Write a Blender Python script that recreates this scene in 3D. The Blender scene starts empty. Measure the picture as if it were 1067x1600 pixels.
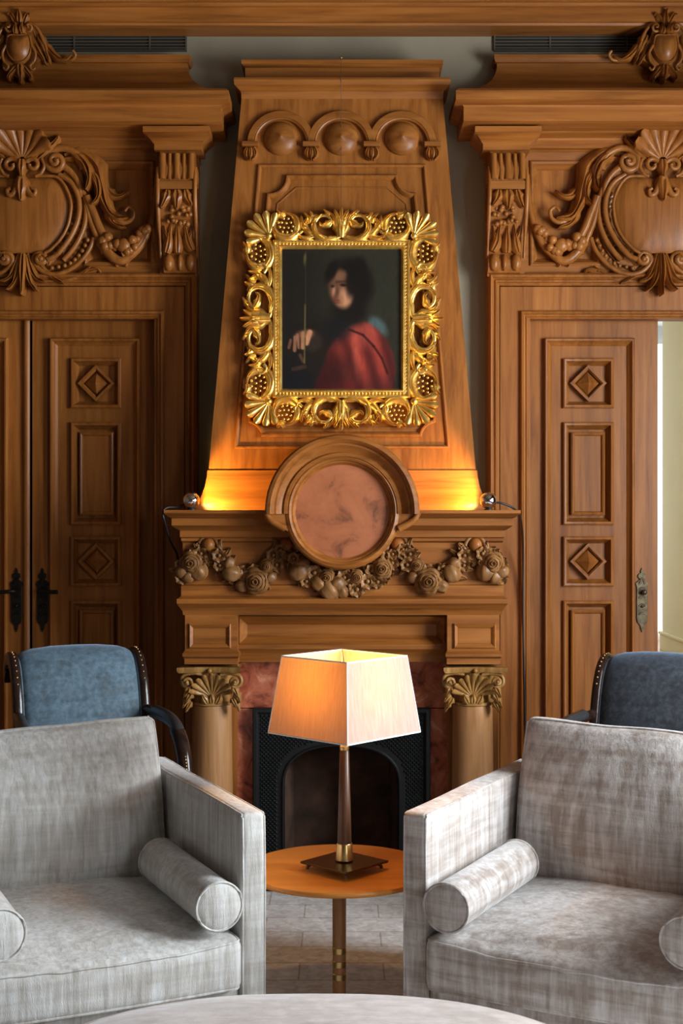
import bpy, bmesh, math, random
from mathutils import Vector, Matrix, noise
random.seed(7)
R = math.radians
PI = math.pi
SC = bpy.context.scene
COL = SC.collection

# ------------------------------------------------------------------ camera
F, CX, CY, H = 2100.0, 533.5, 800.0, 1.475      # focal length in px, principal point, eye height
cam_d = bpy.data.cameras.new('camera')
cam_d.sensor_fit = 'VERTICAL'
cam_d.sensor_height = 36.0
cam_d.lens = 36.0 * F / 1600.0
cam_d.clip_start = 0.05
cam = bpy.data.objects.new('camera', cam_d)
cam.location = (0, 0, H)
cam.rotation_euler = (R(90), 0, 0)
COL.objects.link(cam)
SC.camera = cam

# ------------------------------------------------------------------ world, exposure, window light
w = bpy.data.worlds.new('world')
SC.world = w
w.use_nodes = True
w.node_tree.nodes['Background'].inputs[0].default_value = (0.62, 0.78, 1.0, 1)
w.node_tree.nodes['Background'].inputs[1].default_value = 0.8
SC.view_settings.view_transform = 'Standard'
SC.view_settings.look = 'None'
SC.view_settings.gamma = 1.0
SC.view_settings.exposure = 0.0
SC.view_settings.use_curve_mapping = False

def area(name, loc, rot, sx, sy, energy, col):
    l = bpy.data.lights.new(name, 'AREA')
    l.shape = 'RECTANGLE'; l.size = sx; l.size_y = sy
    l.energy = energy; l.color = col
    o = bpy.data.objects.new(name, l)
    o.location = loc; o.rotation_euler = rot
    COL.objects.link(o)
    return o

WIN_X = 2.55
WINS = [(-1.0, 0.4), (2.4, 4.0)]                 # y ranges of the two windows in the right wall
for (a, b), en in zip(WINS, (90, 265)):        # first window set dimmer to cut flat frontal light on the back wall
    area('window_daylight', (WIN_X + 0.2, (a + b) / 2, 1.80), (0, R(90), 0), 1.8, b - a, en, (0.90, 0.96, 1.0))
area('next_room_daylight', (1.7, 9.6, 2.3), (0, R(-90), 0), 2.0, 4.0, 60, (1.0, 0.97, 0.88))

# ------------------------------------------------------------------ materials
MATS = {}
def nodes(name):
    m = bpy.data.materials.new(name); m.use_nodes = True
    nt = m.node_tree; p = nt.nodes['Principled BSDF']
    MATS[name] = m
    return m, nt, p
def setp(p, **k):
    for a, b in k.items():
        p.inputs[a.replace('_', ' ')].default_value = b
def link(nt, a, b): nt.links.new(a, b)
def texnoise(nt, scale3, sc=1.0, detail=4, dist=0.0, rough=0.55, loc=(0, 0, 0)):
    tc = nt.nodes.new('ShaderNodeTexCoord'); mp = nt.nodes.new('ShaderNodeMapping')
    mp.inputs['Scale'].default_value = scale3; mp.inputs['Location'].default_value = loc
    n = nt.nodes.new('ShaderNodeTexNoise')
    n.inputs['Scale'].default_value = sc; n.inputs['Detail'].default_value = detail
    n.inputs['Distortion'].default_value = dist; n.inputs['Roughness'].default_value = rough
    link(nt, tc.outputs['Object'], mp.inputs['Vector']); link(nt, mp.outputs[0], n.inputs['Vector'])
    return n.outputs['Fac']
def ramp(nt, fac, stops):
    r = nt.nodes.new('ShaderNodeValToRGB')
    while len(r.color_ramp.elements) < len(stops): r.color_ramp.elements.new(0.5)
    for e, (pos, c) in zip(r.color_ramp.elements, stops):
        e.position = pos; e.color = (*c, 1) if len(c) == 3 else c
    link(nt, fac, r.inputs[0])
    return r.outputs[0]
def mix(nt, fac, a, b, mode='MIX'):
    m = nt.nodes.new('ShaderNodeMix'); m.data_type = 'RGBA'; m.blend_type = mode
    for s, v in ((0, fac), (6, a), (7, b)):
        if hasattr(v, 'node'): link(nt, v, m.inputs[s])
        else: m.inputs[s].default_value = v if s == 0 else (*v, 1)
    return m.outputs[2]
def bump(nt, p, fac, strength, dist=0.002):
    b = nt.nodes.new('ShaderNodeBump'); b.inputs['Strength'].default_value = strength
    b.inputs['Distance'].default_value = dist
    link(nt, fac, b.inputs['Height']); link(nt, b.outputs[0], p.inputs['Normal'])
def sr(r, g, b):
    f = lambda c: (c / 255 / 12.92) if c / 255 <= 0.04045 else ((c / 255 + 0.055) / 1.055) ** 2.4
    return (f(r), f(g), f(b))

def wood(name, axis, dark, mid, light, rough=0.42, sc=1.0):
    m, nt, p = nodes(name)
    s = [22 * sc, 22 * sc, 22 * sc]; s['xyz'.index(axis)] = 1.3 * sc
    g = texnoise(nt, s, 1.6, 7, 0.5, 0.62)
    c = ramp(nt, g, [(0.28, dark), (0.5, mid), (0.72, light)])
    s2 = [3.0, 3.0, 3.0]; s2['xyz'.index(axis)] = 0.8
    v = texnoise(nt, s2, 1.2, 3, 0.3, 0.5, (3, 7, 1))
    vv = ramp(nt, v, [(0.3, (0.72, 0.70, 0.68)), (0.7, (1.12, 1.12, 1.12))])
    link(nt, mix(nt, 1.0, c, vv, 'MULTIPLY'), p.inputs['Base Color'])
    fine = [160, 160, 160]; fine['xyz'.index(axis)] = 6
    fg = texnoise(nt, fine, 1.0, 3)
    bump(nt, p, fg, 0.25, 0.001)
    setp(p, Roughness=rough, Specular_IOR_Level=0.35)
    return m
OD, OM, OL = (0.185, 0.056, 0.0085), (0.315, 0.108, 0.019), (0.40, 0.150, 0.032)
wood('oak_v', 'z', OD, OM, OL)
wood('oak_h', 'x', OD, OM, OL)
wood('carved_oak', 'z', (0.18, 0.056, 0.009), (0.31, 0.108, 0.020), (0.39, 0.150, 0.034), 0.34)
wood('garland_oak', 'z', (0.12, 0.050, 0.014), (0.24, 0.108, 0.034), (0.36, 0.185, 0.07), 0.40)
wood('column_oak', 'z', (0.27, 0.12, 0.042), (0.42, 0.21, 0.085), (0.52, 0.28, 0.13), 0.34)
wood('gilt_capital', 'z', (0.17, 0.075, 0.018), (0.31, 0.155, 0.042), (0.48, 0.28, 0.10), 0.30)
wood('table_veneer', 'x', (0.42, 0.155, 0.028), (0.55, 0.215, 0.042), (0.64, 0.27, 0.06), 0.3, 0.4)
wood('walnut', 'z', (0.030, 0.012, 0.006), (0.06, 0.025, 0.012), (0.10, 0.045, 0.022), 0.28)
wood('mahogany', 'z', (0.010, 0.005, 0.004), (0.022, 0.011, 0.009), (0.04, 0.02, 0.015), 0.2)
wood('light_floor', 'y', (0.45, 0.26, 0.12), (0.6, 0.38, 0.19), (0.7, 0.47, 0.26), 0.35)
wood('dark_floor', 'y', (0.05, 0.022, 0.010), (0.11, 0.05, 0.022), (0.16, 0.08, 0.04), 0.35)

def plain(name, col, rough=0.5, metal=0.0, var=0.0, vs=8.0, **k):
    m, nt, p = nodes(name)
    setp(p, Base_Color=(*col, 1), Roughness=rough, Metallic=metal, **k)
    if var:
        n = texnoise(nt, (vs, vs, vs), 1.0, 5)
        c = ramp(nt, n, [(0.3, tuple(x * (1 - var) for x in col)), (0.7, tuple(min(1, x * (1 + var)) for x in col))])
        link(nt, c, p.inputs['Base Color'])
    return m
plain('plaster', (0.30, 0.265, 0.185), 0.85, 0, 0.10, 2.5)
plain('room_paint', (0.11, 0.07, 0.045), 0.8)
plain('cream_paint', (0.76, 0.70, 0.47), 0.8, 0, 0.03, 1.5)
plain('white_paint', (0.9, 0.9, 0.88), 0.5)
plain('iron', (0.012, 0.013, 0.014), 0.42, 0.4, 0.2, 60)
plain('dark_bronze', (0.022, 0.018, 0.014), 0.45, 0.7, 0.3, 90)
plain('old_brass', (0.11, 0.085, 0.05), 0.45, 0.8, 0.5, 60)
plain('brass', (0.62, 0.42, 0.17), 0.28, 1.0)
plain('bronze_plate', (0.10, 0.065, 0.035), 0.32, 1.0, 0.2, 30)
plain('chrome', (0.85, 0.85, 0.86), 0.05, 1.0)
plain('cable', (0.012, 0.012, 0.013), 0.5)
plain('vent_slat', (0.075, 0.06, 0.04), 0.6)
plain('vent_dark', (0.008, 0.007, 0.006), 0.9)
plain('leather', (0.03, 0.03, 0.032), 0.3)
plain('hearth_stone', (0.05, 0.035, 0.028), 0.5, 0, 0.4, 12)
plain('soot', (0.060, 0.028, 0.016), 0.85, 0, 0.7, 9)
m, nt, p = nodes('gold')
n = texnoise(nt, (40, 40, 40), 1.0, 4)
link(nt, ramp(nt, n, [(0.3, (0.78, 0.44, 0.08)), (0.65, (1.0, 0.69, 0.21))]), p.inputs['Base Color'])
setp(p, Roughness=0.33, Metallic=0.85)
m, nt, p = nodes('marble')
n = texnoise(nt, (9, 9, 9), 1.0, 8, 1.6, 0.65)
c = ramp(nt, n, [(0.32, (0.10, 0.020, 0.010)), (0.48, (0.36, 0.085, 0.038)), (0.60, (0.46, 0.14, 0.07)), (0.72, (0.58, 0.30, 0.19))])
link(nt, c, p.inputs['Base Color']); setp(p, Roughness=0.22)
m, nt, p = nodes('stained_roundel')
n = texnoise(nt, (8, 8, 8), 1.0, 7, 0.5, 0.65, (2.3, 0, 1.1))
c = ramp(nt, n, [(0.30, (0.10, 0.030, 0.010)), (0.44, (0.36, 0.110, 0.040)), (0.7, (0.46, 0.150, 0.058))])
link(nt, c, p.inputs['Base Color']); setp(p, Roughness=0.5)
def fabric(name, a, b, c3, st=(34, 34, 3.2), rough=0.8, sheen=0.5, bs=0.5, patch=0.5, tint=(0.9, 0.92, 0.95)):
    m, nt, p = nodes(name)
    g = texnoise(nt, st, 2.0, 5, 0.3, 0.6)
    col = ramp(nt, g, [(0.28, a), (0.5, b), (0.72, c3)])
    pv = texnoise(nt, (26, 26, 3.0), 1.0, 4, 0.2, 0.6, (4, 2, 9)); ph = texnoise(nt, (3.5, 3.5, 34), 1.0, 4, 0.3, 0.6, (1, 8, 3))
    pm_ = nt.nodes.new('ShaderNodeMath'); pm_.operation = 'ADD'; link(nt, pv, pm_.inputs[0]); link(nt, ph, pm_.inputs[1])
    ph2 = nt.nodes.new('ShaderNodeMath'); ph2.operation = 'MULTIPLY'; ph2.inputs[1].default_value = 0.5; link(nt, pm_.outputs[0], ph2.inputs[0]); pt = ph2.outputs[0]
    pc = ramp(nt, pt, [(0.42, (0.70, 0.64, 0.60)), (0.56, (1.10, 1.12, 1.15))])
    link(nt, mix(nt, patch, col, mix(nt, 1.0, col, pc, 'MULTIPLY')), p.inputs['Base Color'])
    fine = texnoise(nt, (420, 420, 150), 1.0, 2)
    add = nt.nodes.new('ShaderNodeMath'); add.operation = 'MULTIPLY_ADD'
    add.inputs[1].default_value = 0.35
    link(nt, fine, add.inputs[0]); link(nt, g, add.inputs[2])
    bump(nt, p, add.outputs[0], bs, 0.004)
    setp(p, Roughness=rough, Sheen_Weight=sheen, Sheen_Roughness=0.4, Sheen_Tint=(*tint, 1), Specular_IOR_Level=0.2)
    return m
fabric('linen', (0.40, 0.38, 0.345), (0.55, 0.545, 0.52), (0.68, 0.685, 0.67), patch=0.5)
fabric('linen_worn', (0.37, 0.325, 0.295), (0.49, 0.45, 0.42), (0.60, 0.58, 0.565), patch=1.0)
fabric('pouf_velvet', (0.40, 0.33, 0.29), (0.50, 0.42, 0.375), (0.58, 0.50, 0.46), (5, 14, 8), patch=0.5, bs=0.3)
fabric('blue_velvet', (0.065, 0.105, 0.14), (0.10, 0.155, 0.20), (0.15, 0.21, 0.26), (26, 26, 26), 0.7, 0.6, 0.2, 0.7, (0.5, 0.7, 0.95))
fabric('blue_velvet_shaded', (0.030, 0.034, 0.040), (0.050, 0.056, 0.066), (0.08, 0.09, 0.105), (26, 26, 26), 0.7, 0.6, 0.2, 0.7, (0.45, 0.65, 0.95))  # blue velvet of the right chair, its shade put into the colour
# carpet: grey pile with a faint block pattern
m, nt, p = nodes('carpet_pile')
tc = nt.nodes.new('ShaderNodeTexCoord'); br = nt.nodes.new('ShaderNodeTexBrick')
br.inputs['Scale'].default_value = 2.6; br.inputs['Mortar Size'].default_value = 0.010
br.inputs['Mortar Smooth'].default_value = 0.6; br.inputs['Brick Width'].default_value = 0.7; br.inputs['Row Height'].default_value = 0.42
br.inputs['Color1'].default_value = (0.68, 0.69, 0.69, 1); br.inputs['Color2'].default_value = (0.75, 0.76, 0.76, 1)
br.inputs['Mortar'].default_value = (0.48, 0.43, 0.39, 1)
link(nt, tc.outputs['Object'], br.inputs['Vector'])
n = texnoise(nt, (30, 30, 30), 1.0, 6, 0.8)
pc = ramp(nt, n, [(0.3, (0.70, 0.68, 0.66)), (0.7, (1.12, 1.12, 1.14))])
link(nt, mix(nt, 1.0, br.outputs['Color'], pc, 'MULTIPLY'), p.inputs['Base Color'])
bump(nt, p, n, 0.5, 0.004); setp(p, Roughness=0.95, Specular_IOR_Level=0.1)
# lamp shade silk: lets the bulb shine through
m, nt, p = nodes('shade_silk')
out = nt.nodes['Material Output']; nt.nodes.remove(p)
g = texnoise(nt, (150, 150, 4), 1.0, 3)
col = ramp(nt, g, [(0.25, (0.29, 0.27, 0.25)), (0.7, (0.385, 0.37, 0.345))])
df = nt.nodes.new('ShaderNodeBsdfDiffuse'); tr = nt.nodes.new('ShaderNodeBsdfTranslucent')
mx = nt.nodes.new('ShaderNodeMixShader'); mx.inputs[0].default_value = 0.125
link(nt, col, df.inputs[0]); tr.inputs[0].default_value = (0.95, 0.50, 0.13, 1)
link(nt, df.outputs[0], mx.inputs[1]); link(nt, tr.outputs[0], mx.inputs[2]); link(nt, mx.outputs[0], out.inputs[0])
def emit(name, col, st):
    m, nt, p = nodes(name)
    setp(p, Base_Color=(*col, 1), Emission_Color=(*col, 1), Emission_Strength=st)
emit('bulb_glass', (1.0, 0.55, 0.16), 4.0)
emit('spot_lens', (1.0, 0.68, 0.28), 14.0)
emit('bright_window', (0.95, 0.98, 1.0), 1.6)
m, nt, p = nodes('oil_paint')
at = nt.nodes.new('ShaderNodeAttribute'); at.attribute_name = 'paint'
link(nt, at.outputs['Color'], p.inputs['Base Color']); setp(p, Roughness=0.42, Specular_IOR_Level=0.3)
M_ = MATS

# ------------------------------------------------------------------ mesh helpers
XA = 0.003                      # the room's axis of symmetry
MIRROR = [False]
class MB:
    def __init__(s): s.v = []; s.f = []
    def add(s, vs, fs):
        o = len(s.v); s.v += [Vector(q) for q in vs]; s.f += [tuple(i + o for i in f) for f in fs]
    def grid(s, rows, close_u=False, close_v=False, cap0=False, cap1=False):
        n, mm = len(rows), len(rows[0]); fs = []
        for i in range(n if close_v else n - 1):
            for j in range(mm if close_u else mm - 1):
                a, b = i, (i + 1) % n; c, d = j, (j + 1) % mm
                fs.append((a * mm + c, a * mm + d, b * mm + d, b * mm + c))
        if cap0: fs.append(tuple(range(mm))[::-1])
        if cap1: fs.append(tuple((n - 1) * mm + j for j in range(mm)))
        s.add([q for r in rows for q in r], fs)
    def box(s, x0, x1, y0, y1, z0, z1):
        s.add([(x0, y0, z0), (x1, y0, z0), (x1, y1, z0), (x0, y1, z0), (x0, y0, z1), (x1, y0, z1), (x1, y1, z1), (x0, y1, z1)],
              [(0, 3, 2, 1), (4, 5, 6, 7), (0, 1, 5, 4), (1, 2, 6, 5), (2, 3, 7, 6), (3, 0, 4, 7)])
    def mesh(s, name, smooth=0):
        me = bpy.data.meshes.new(name)
        vs = [(2 * XA - q[0], q[1], q[2]) for q in s.v] if MIRROR[0] else [tuple(q) for q in s.v]
        me.from_pydata(vs, [], s.f)
        bm = bmesh.new(); bm.from_mesh(me)
        bmesh.ops.remove_doubles(bm, verts=bm.verts, dist=1e-6)
        bmesh.ops.recalc_face_normals(bm, faces=bm.faces)
        bm.to_mesh(me); bm.free()
        if smooth:
            me.polygons.foreach_set('use_smooth', [True] * len(me.polygons))
            if smooth < 179: me.set_sharp_from_angle(angle=R(smooth))
        return me
    def obj(s, name, mat, parent=None, smooth=0, bevel=0, local=False):
        me = s.mesh(name, smooth); me.materials.append(M_[mat])
        return put(name, me, parent, bevel, local)
def put(name, me, parent=None, bevel=0, local=False):
    o = bpy.data.objects.new(name, me); COL.objects.link(o)
    if parent is not None:
        o.parent = parent
        if not local and parent.type == 'EMPTY':
            o.matrix_parent_inverse = Matrix.Translation(-parent.location)
    if bevel:
        b = o.modifiers.new('bevel', 'BEVEL'); b.width = bevel; b.segments = 2; b.limit_method = 'ANGLE'; b.angle_limit = R(40)
    return o
def tag(o, label=None, cat=None, group=None, kind=None):
    for k, v in (('label', label), ('category', cat), ('group', group), ('kind', kind)):
        if v: o[k] = v
    return o
def empty(name, loc, rz=0, **k):
    e = bpy.data.objects.new(name, None); e.location = (2 * XA - loc[0] if MIRROR[0] else loc[0], loc[1], loc[2])
    e.rotation_euler = (0, 0, rz); e.empty_display_size = 0.1; COL.objects.link(e)
    return tag(e, **k)

def V(px, py, d): return Vector(((px - CX) * d / F, d, H - (py - CY) * d / F))
def X(px, d): return (px - CX) * d / F
def Z(py, d): return H - (py - CY) * d / F
def flat(d): return lambda px, py, h=0: Vector((X(px, d), d - h, Z(py, d)))       # relief map on a wall-parallel plane
AX = 534.2                        # axis in px

def ringmold(mb, rows, yback, xc=None, cap=True, right=False):
    """box-like body with mitred moulded sides; rows of (left px, y px, depth), symmetrical about xc (px at that depth; default axis)"""
    out = []
    for (xl, py, d) in rows:
        if xc is None: c = XA
        else: c = xc
        hw = (X(xl, d) - c) if right else (c - X(xl, d)); z = Z(py, d)
        out.append([(c - hw, yback, z), (c - hw, d, z), (c + hw, d, z), (c + hw, yback, z)])
    mb.grid(out, close_u=True, cap0=cap, cap1=cap)
def catmull(pts, n):
    P = [Vector(p) for p in pts]
    P = [P[0] * 2 - P[1]] + P + [P[-1] * 2 - P[-2]]
    res = []; seg = len(P) - 3
    for i in range(n):
        t = i / (n - 1) * seg; k = min(int(t), seg - 1); u = t - k
        a, b, c, d = P[k], P[k + 1], P[k + 2], P[k + 3]
        res.append(0.5 * ((2 * b) + (c - a) * u + (2 * a - 5 * b + 4 * c - d) * u * u + (3 * b - a - 3 * c + d) * u ** 3))
    return res
def sweep(mb, path, prof, M, closed=True):
    """path in (x, z); profile of (inset to the left of travel, height); mitred corners"""
    n = len(path); rows = []
    P = [Vector(p[:2]) for p in path]
    for i in range(n):
        a = P[i - 1] if (closed or i > 0) else None
        b = P[(i + 1) % n] if (closed or i < n - 1) else None
        e1 = (P[i] - a).normalized() if a is not None else (b - P[i]).normalized()
        e2 = (b - P[i]).normalized() if b is not None else e1
        n1, n2 = Vector((-e1.y, e1.x)), Vector((-e2.y, e2.x))
        mt = (n1 + n2) / max(0.35, 1 + n1.dot(n2))
        rows.append([M(P[i].x + mt.x * o, P[i].y + mt.y * o, h) for (o, h) in prof])
    mb.grid(rows, close_v=closed, cap0=not closed, cap1=not closed)
def Mw(d): return lambda x, z, h: Vector((x, d - h, z))
def rpath(x0, y0, x1, y1, d):
    a, b = X(x0, d), X(x1, d); t, u = Z(y0, d), Z(y1, d)
    return [(a, u), (b, u), (b, t), (a, t)]
def tube(mb, pts, rad, seg=8, flatn=None, cap=True):
    """tube through 3-D points; rad a number or list"""
    n = len(pts); pts = [Vector(p) for p in pts]; rows = []
    rs = rad if isinstance(rad, (list, tuple)) else [rad] * n
    up = None
    for i in range(n):
        t = (pts[min(i + 1, n - 1)] - pts[max(i - 1, 0)]).normalized()
        if up is None:
            up = Vector((0, -1, 0)) if abs(t.y) < 0.9 else Vector((1, 0, 0))
        up = (up - t * up.dot(t)).normalized(); s = t.cross(up)
        rows.append([pts[i] + (s * math.cos(2 * PI * k / seg) + up * math.sin(2 * PI * k / seg)) * rs[i] for k in range(seg)])
    mb.grid(rows, close_u=True, cap0=cap, cap1=cap)
def closed_tube(mb, pts, r, seg=6):
    n = len(pts); pts = [Vector(p) for p in pts]; rows = []
    for i in range(n):
        t = (pts[(i + 1) % n] - pts[i - 1]).normalized()
        up = Vector((0, 0, 1)) if abs(t.z) < 0.8 else Vector((0, 1, 0))
        up = (up - t * up.dot(t)).normalized(); s = t.cross(up)
        rows.append([pts[i] + (s * math.cos(2 * PI * k / seg) + up * math.sin(2 * PI * k / seg)) * r for k in range(seg)])
    mb.grid(rows, close_u=True, close_v=True)
def lathe(mb, c, prof, seg=32, axis='z'):
    """prof of (radius, along); axis z (up) or y (towards the camera)"""
    rows = []
    for (r, a) in prof:
        r = max(r, 1e-5)
        if axis == 'z': rows.append([(c[0] + r * math.cos(2 * PI * k / seg), c[1] + r * math.sin(2 * PI * k / seg), c[2] + a) for k in range(seg)])
        else: rows.append([(c[0] + r * math.cos(2 * PI * k / seg), c[1] - a, c[2] + r * math.sin(2 * PI * k / seg)) for k in range(seg)])
    mb.grid(rows, close_u=True, cap0=True, cap1=True)
def ball(mb, c, r, seg=10, sc=(1, 1, 1)):
    rows = []
    for i in range(seg // 2 + 1):
        a = PI * i / (seg // 2); rr = max(math.sin(a), 1e-4)
        rows.append([(c[0] + r * sc[0] * rr * math.cos(2 * PI * k / seg), c[1] + r * sc[1] * rr * math.sin(2 * PI * k / seg), c[2] + r * sc[2] * math.cos(a)) for k in range(seg)])
    mb.grid(rows, close_u=True)
def spiral(cx, cy, r0, r1, a0, turns, n=26):
    """2-D spiral from radius r0 at angle a0 (deg, y down) winding to r1"""
    res = []
    for i in range(n):
        t = i / (n - 1); a = R(a0) + turns * 2 * PI * t; r = r0 + (r1 - r0) * t ** 0.8
        res.append((cx + r * math.cos(a), cy + r * math.sin(a)))
    return res
def rtube(mb, M, pts, rad, h, n=18, seg=8, smooth=True):
    """relief tube: 2-D px path, radius px (number or (start, end)), heights (number or list)"""
    p2 = catmull([(q[0], q[1], 0) for q in pts], n) if smooth else [Vector((q[0], q[1], 0)) for q in pts]
    n = len(p2); r0, r1 = rad if isinstance(rad, tuple) else (rad, rad)
    k = (M(1, 0, 0) - M(0, 0, 0)).length
    hs = h if isinstance(h, tuple) else (h, h)
    P = [M(q.x, q.y, hs[0] + (hs[1] - hs[0]) * i / (n - 1)) for i, q in enumerate(p2)]
    tube(mb, P, [(r0 + (r1 - r0) * i / (n - 1)) * k for i in range(n)], seg)
def leaf(mb, M, pts, wd, hh, lobes=0, n=12, base=0.0, curl=0.4, tip=0.12, back=0.0):
    """carved leaf in relief along a 2-D px spine: half width wd px, ridge height hh metres, scalloped edge, lifted tip"""
    wd *= 1.5
    sp = catmull([(q[0], q[1], 0) for q in pts], n); rows = []
    S = (-1, -0.62, -0.28, 0, 0.28, 0.62, 1); HS = (0.12, 0.78, 1.0, 0.66, 1.0, 0.78, 0.12)
    for i, q in enumerate(sp):
        t = i / (n - 1)
        d = (sp[min(i + 1, n - 1)] - sp[max(i - 1, 0)]).normalized(); nx = Vector((-d.y, d.x, 0))
        wt = (0.45 + 0.55 * math.sin(PI * min(1, t * 1.25 + 0.12))) * (1 if t < 0.8 else max(tip, math.sqrt(max(0, 1 - ((t - 0.8) / 0.2) ** 2))))
        if lobes: wt *= 1 - 0.30 * abs(math.cos(lobes * PI * t))
        ht = hh * (0.55 + 0.45 * math.sin(PI * min(1, t + 0.1))) + hh * curl * t ** 3
        row = [M(q.x + nx.x * wd * wt * s, q.y + nx.y * wd * wt * s, base + ht * z) for s, z in zip(S, HS)]
        row += [M(q.x + nx.x * wd * wt * 0.7, q.y + nx.y * wd * wt * 0.7, base - back), M(q.x - nx.x * wd * wt * 0.7, q.y - nx.y * wd * wt * 0.7, base - back)]
        rows.append(row)
    mb.grid(rows, close_u=True, cap0=True, cap1=True)
def fan(M, parent, name, mat, cx, cy, r0, r1, a0, a1, k, wd, hh, base=0.0, back=0.004, lift=0.0):
    """shell of separate ribs"""
    for i in range(k):
        a = R(a0 + (a1 - a0) * i / max(1, k - 1)); mb = MB()
        rr = r1 * (1 - 0.10 * abs(2 * i / max(1, k - 1) - 1))
        pts = [(cx + math.cos(a) * (r0 + (rr - r0) * t), cy + math.sin(a) * (r0 + (rr - r0) * t)) for t in (0, 0.35, 0.7, 1)]
        n = 9; sp = catmull([(q[0], q[1], 0) for q in pts], n); rows = []
        for j, q in enumerate(sp):
            t = j / (n - 1); nx = Vector((-math.sin(a), math.cos(a), 0))
            wt = wd * (0.25 + 0.75 * t) * (1 if t < 0.85 else math.sqrt(max(0.05, 1 - ((t - 0.85) / 0.17) ** 2)))
            hz = base + lift * t * t
            ht = hh * (0.5 + 0.5 * t) * (1 if t < 0.85 else 0.75)
            row = [M(q.x + nx.x * wt * math.cos(b), q.y + nx.y * wt * math.cos(b), hz + ht * max(0, math.sin(b))) for b in [PI * z / 6 for z in range(7)]]
            row += [M(q.x - nx.x * wt, q.y - nx.y * wt, hz - back), M(q.x + nx.x * wt, q.y + nx.y * wt, hz - back)]
            rows.append(row)
        mb.grid(rows, close_u=True, cap0=True, cap1=True)
        mb.obj(name, mat, parent, 50)
def plate(mb, rect, holes, d, th):
    """flat board in world x/z with rectangular holes; front at depth d"""
    xs = sorted({rect[0], rect[2], *[h[0] for h in holes], *[h[2] for h in holes]})
    zs = sorted({rect[1], rect[3], *[h[1] for h in holes], *[h[3] for h in holes]})
    def solid(i, j):
        if i < 0 or j < 0 or i >= len(xs) - 1 or j >= len(zs) - 1: return False
        cx, cz = (xs[i] + xs[i + 1]) / 2, (zs[j] + zs[j + 1]) / 2
        return not any(h[0] < cx < h[2] and h[1] < cz < h[3] for h in holes)
    for i in range(len(xs) - 1):
        for j in range(len(zs) - 1):
            if not solid(i, j): continue
            a, b, c, e = xs[i], xs[i + 1], zs[j], zs[j + 1]
            mb.add([(a, d, c), (b, d, c), (b, d, e), (a, d, e)], [(0, 1, 2, 3)])
            mb.add([(a, d + th, c), (b, d + th, c), (b, d + th, e), (a, d + th, e)], [(3, 2, 1, 0)])
            if not solid(i - 1, j): mb.add([(a, d, c), (a, d, e), (a, d + th, e), (a, d + th, c)], [(0, 1, 2, 3)])
            if not solid(i + 1, j): mb.add([(b, d, c), (b, d + th, c), (b, d + th, e), (b, d, e)], [(0, 1, 2, 3)])
            if not solid(i, j - 1): mb.add([(a, d, c), (a, d + th, c), (b, d + th, c), (b, d, c)], [(0, 1, 2, 3)])
            if not solid(i, j + 1): mb.add([(a, d, e), (b, d, e), (b, d + th, e), (a, d + th, e)], [(0, 1, 2, 3)])
def wrect(x0, y0, x1, y1, d): return (X(x0, d), Z(y1, d), X(x1, d), Z(y0, d))
def prism(mb, poly, d0, d1, d=None):
    """px polygon extruded from depth d0 (front) to d1"""
    d = d or d0; n = len(poly)
    a = [(X(q[0], d), d0, Z(q[1], d)) for q in poly]; b = [(X(q[0], d), d1, Z(q[1], d)) for q in poly]
    mb.add(a + b, [tuple(range(n)), tuple(range(2 * n - 1, n - 1, -1))] + [(i, i + n, (i + 1) % n + n, (i + 1) % n) for i in range(n)])

def relief(dp, db): return lambda px, py, h=0: Vector((X(px, dp), db - h, Z(py, dp)))

# ------------------------------------------------------------------ the room
WALL = 5.70
XC = -1.327                                     # middle of the left pair of doors
OPEN_L, OPEN_R, OPEN_T = XC - 0.563, XC + 0.563, Z(491, WALL)
CEIL = 3.75
XL, YB = -3.2, -2.0
mb = MB(); plate(mb, (XL, -0.02, WIN_X, CEIL), [(OPEN_L, -0.02, OPEN_R, OPEN_T), (2 * XA - OPEN_R, -0.02, 2 * XA - OPEN_L, OPEN_T)], WALL, 0.16)
tag(mb.obj('wall_back', 'plaster'), kind='structure')
mb = MB(); mb.box(XL - 0.1, WIN_X + 0.4, YB, WALL + 0.16, -0.1, 0.0); tag(mb.obj('floor', 'dark_floor'), kind='structure')
mb = MB(); mb.box(XL - 0.1, WIN_X + 0.4, YB, WALL + 0.16, CEIL, CEIL + 0.1); tag(mb.obj('ceiling', 'room_paint'), kind='structure')
mb = MB(); mb.box(XL - 0.1, XL, YB, WALL, 0, CEIL); tag(mb.obj('wall_left', 'room_paint'), kind='structure')
mb = MB(); mb.box(XL, WIN_X, YB - 0.1, YB, 0, CEIL); tag(mb.obj('wall_front', 'room_paint'), kind='structure')
mb = MB()
ys = [YB] + [q for ab in WINS for q in ab] + [WALL]
for i in range(0, len(ys), 2): mb.box(WIN_X, WIN_X + 0.3, ys[i], ys[i + 1], 0, CEIL)
for (a, b) in WINS:
    mb.box(WIN_X, WIN_X + 0.3, a, b, 0, 0.90); mb.box(WIN_X, WIN_X + 0.3, a, b, 2.70, CEIL)
tag(mb.obj('wall_right', 'room_paint'), kind='structure')
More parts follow.
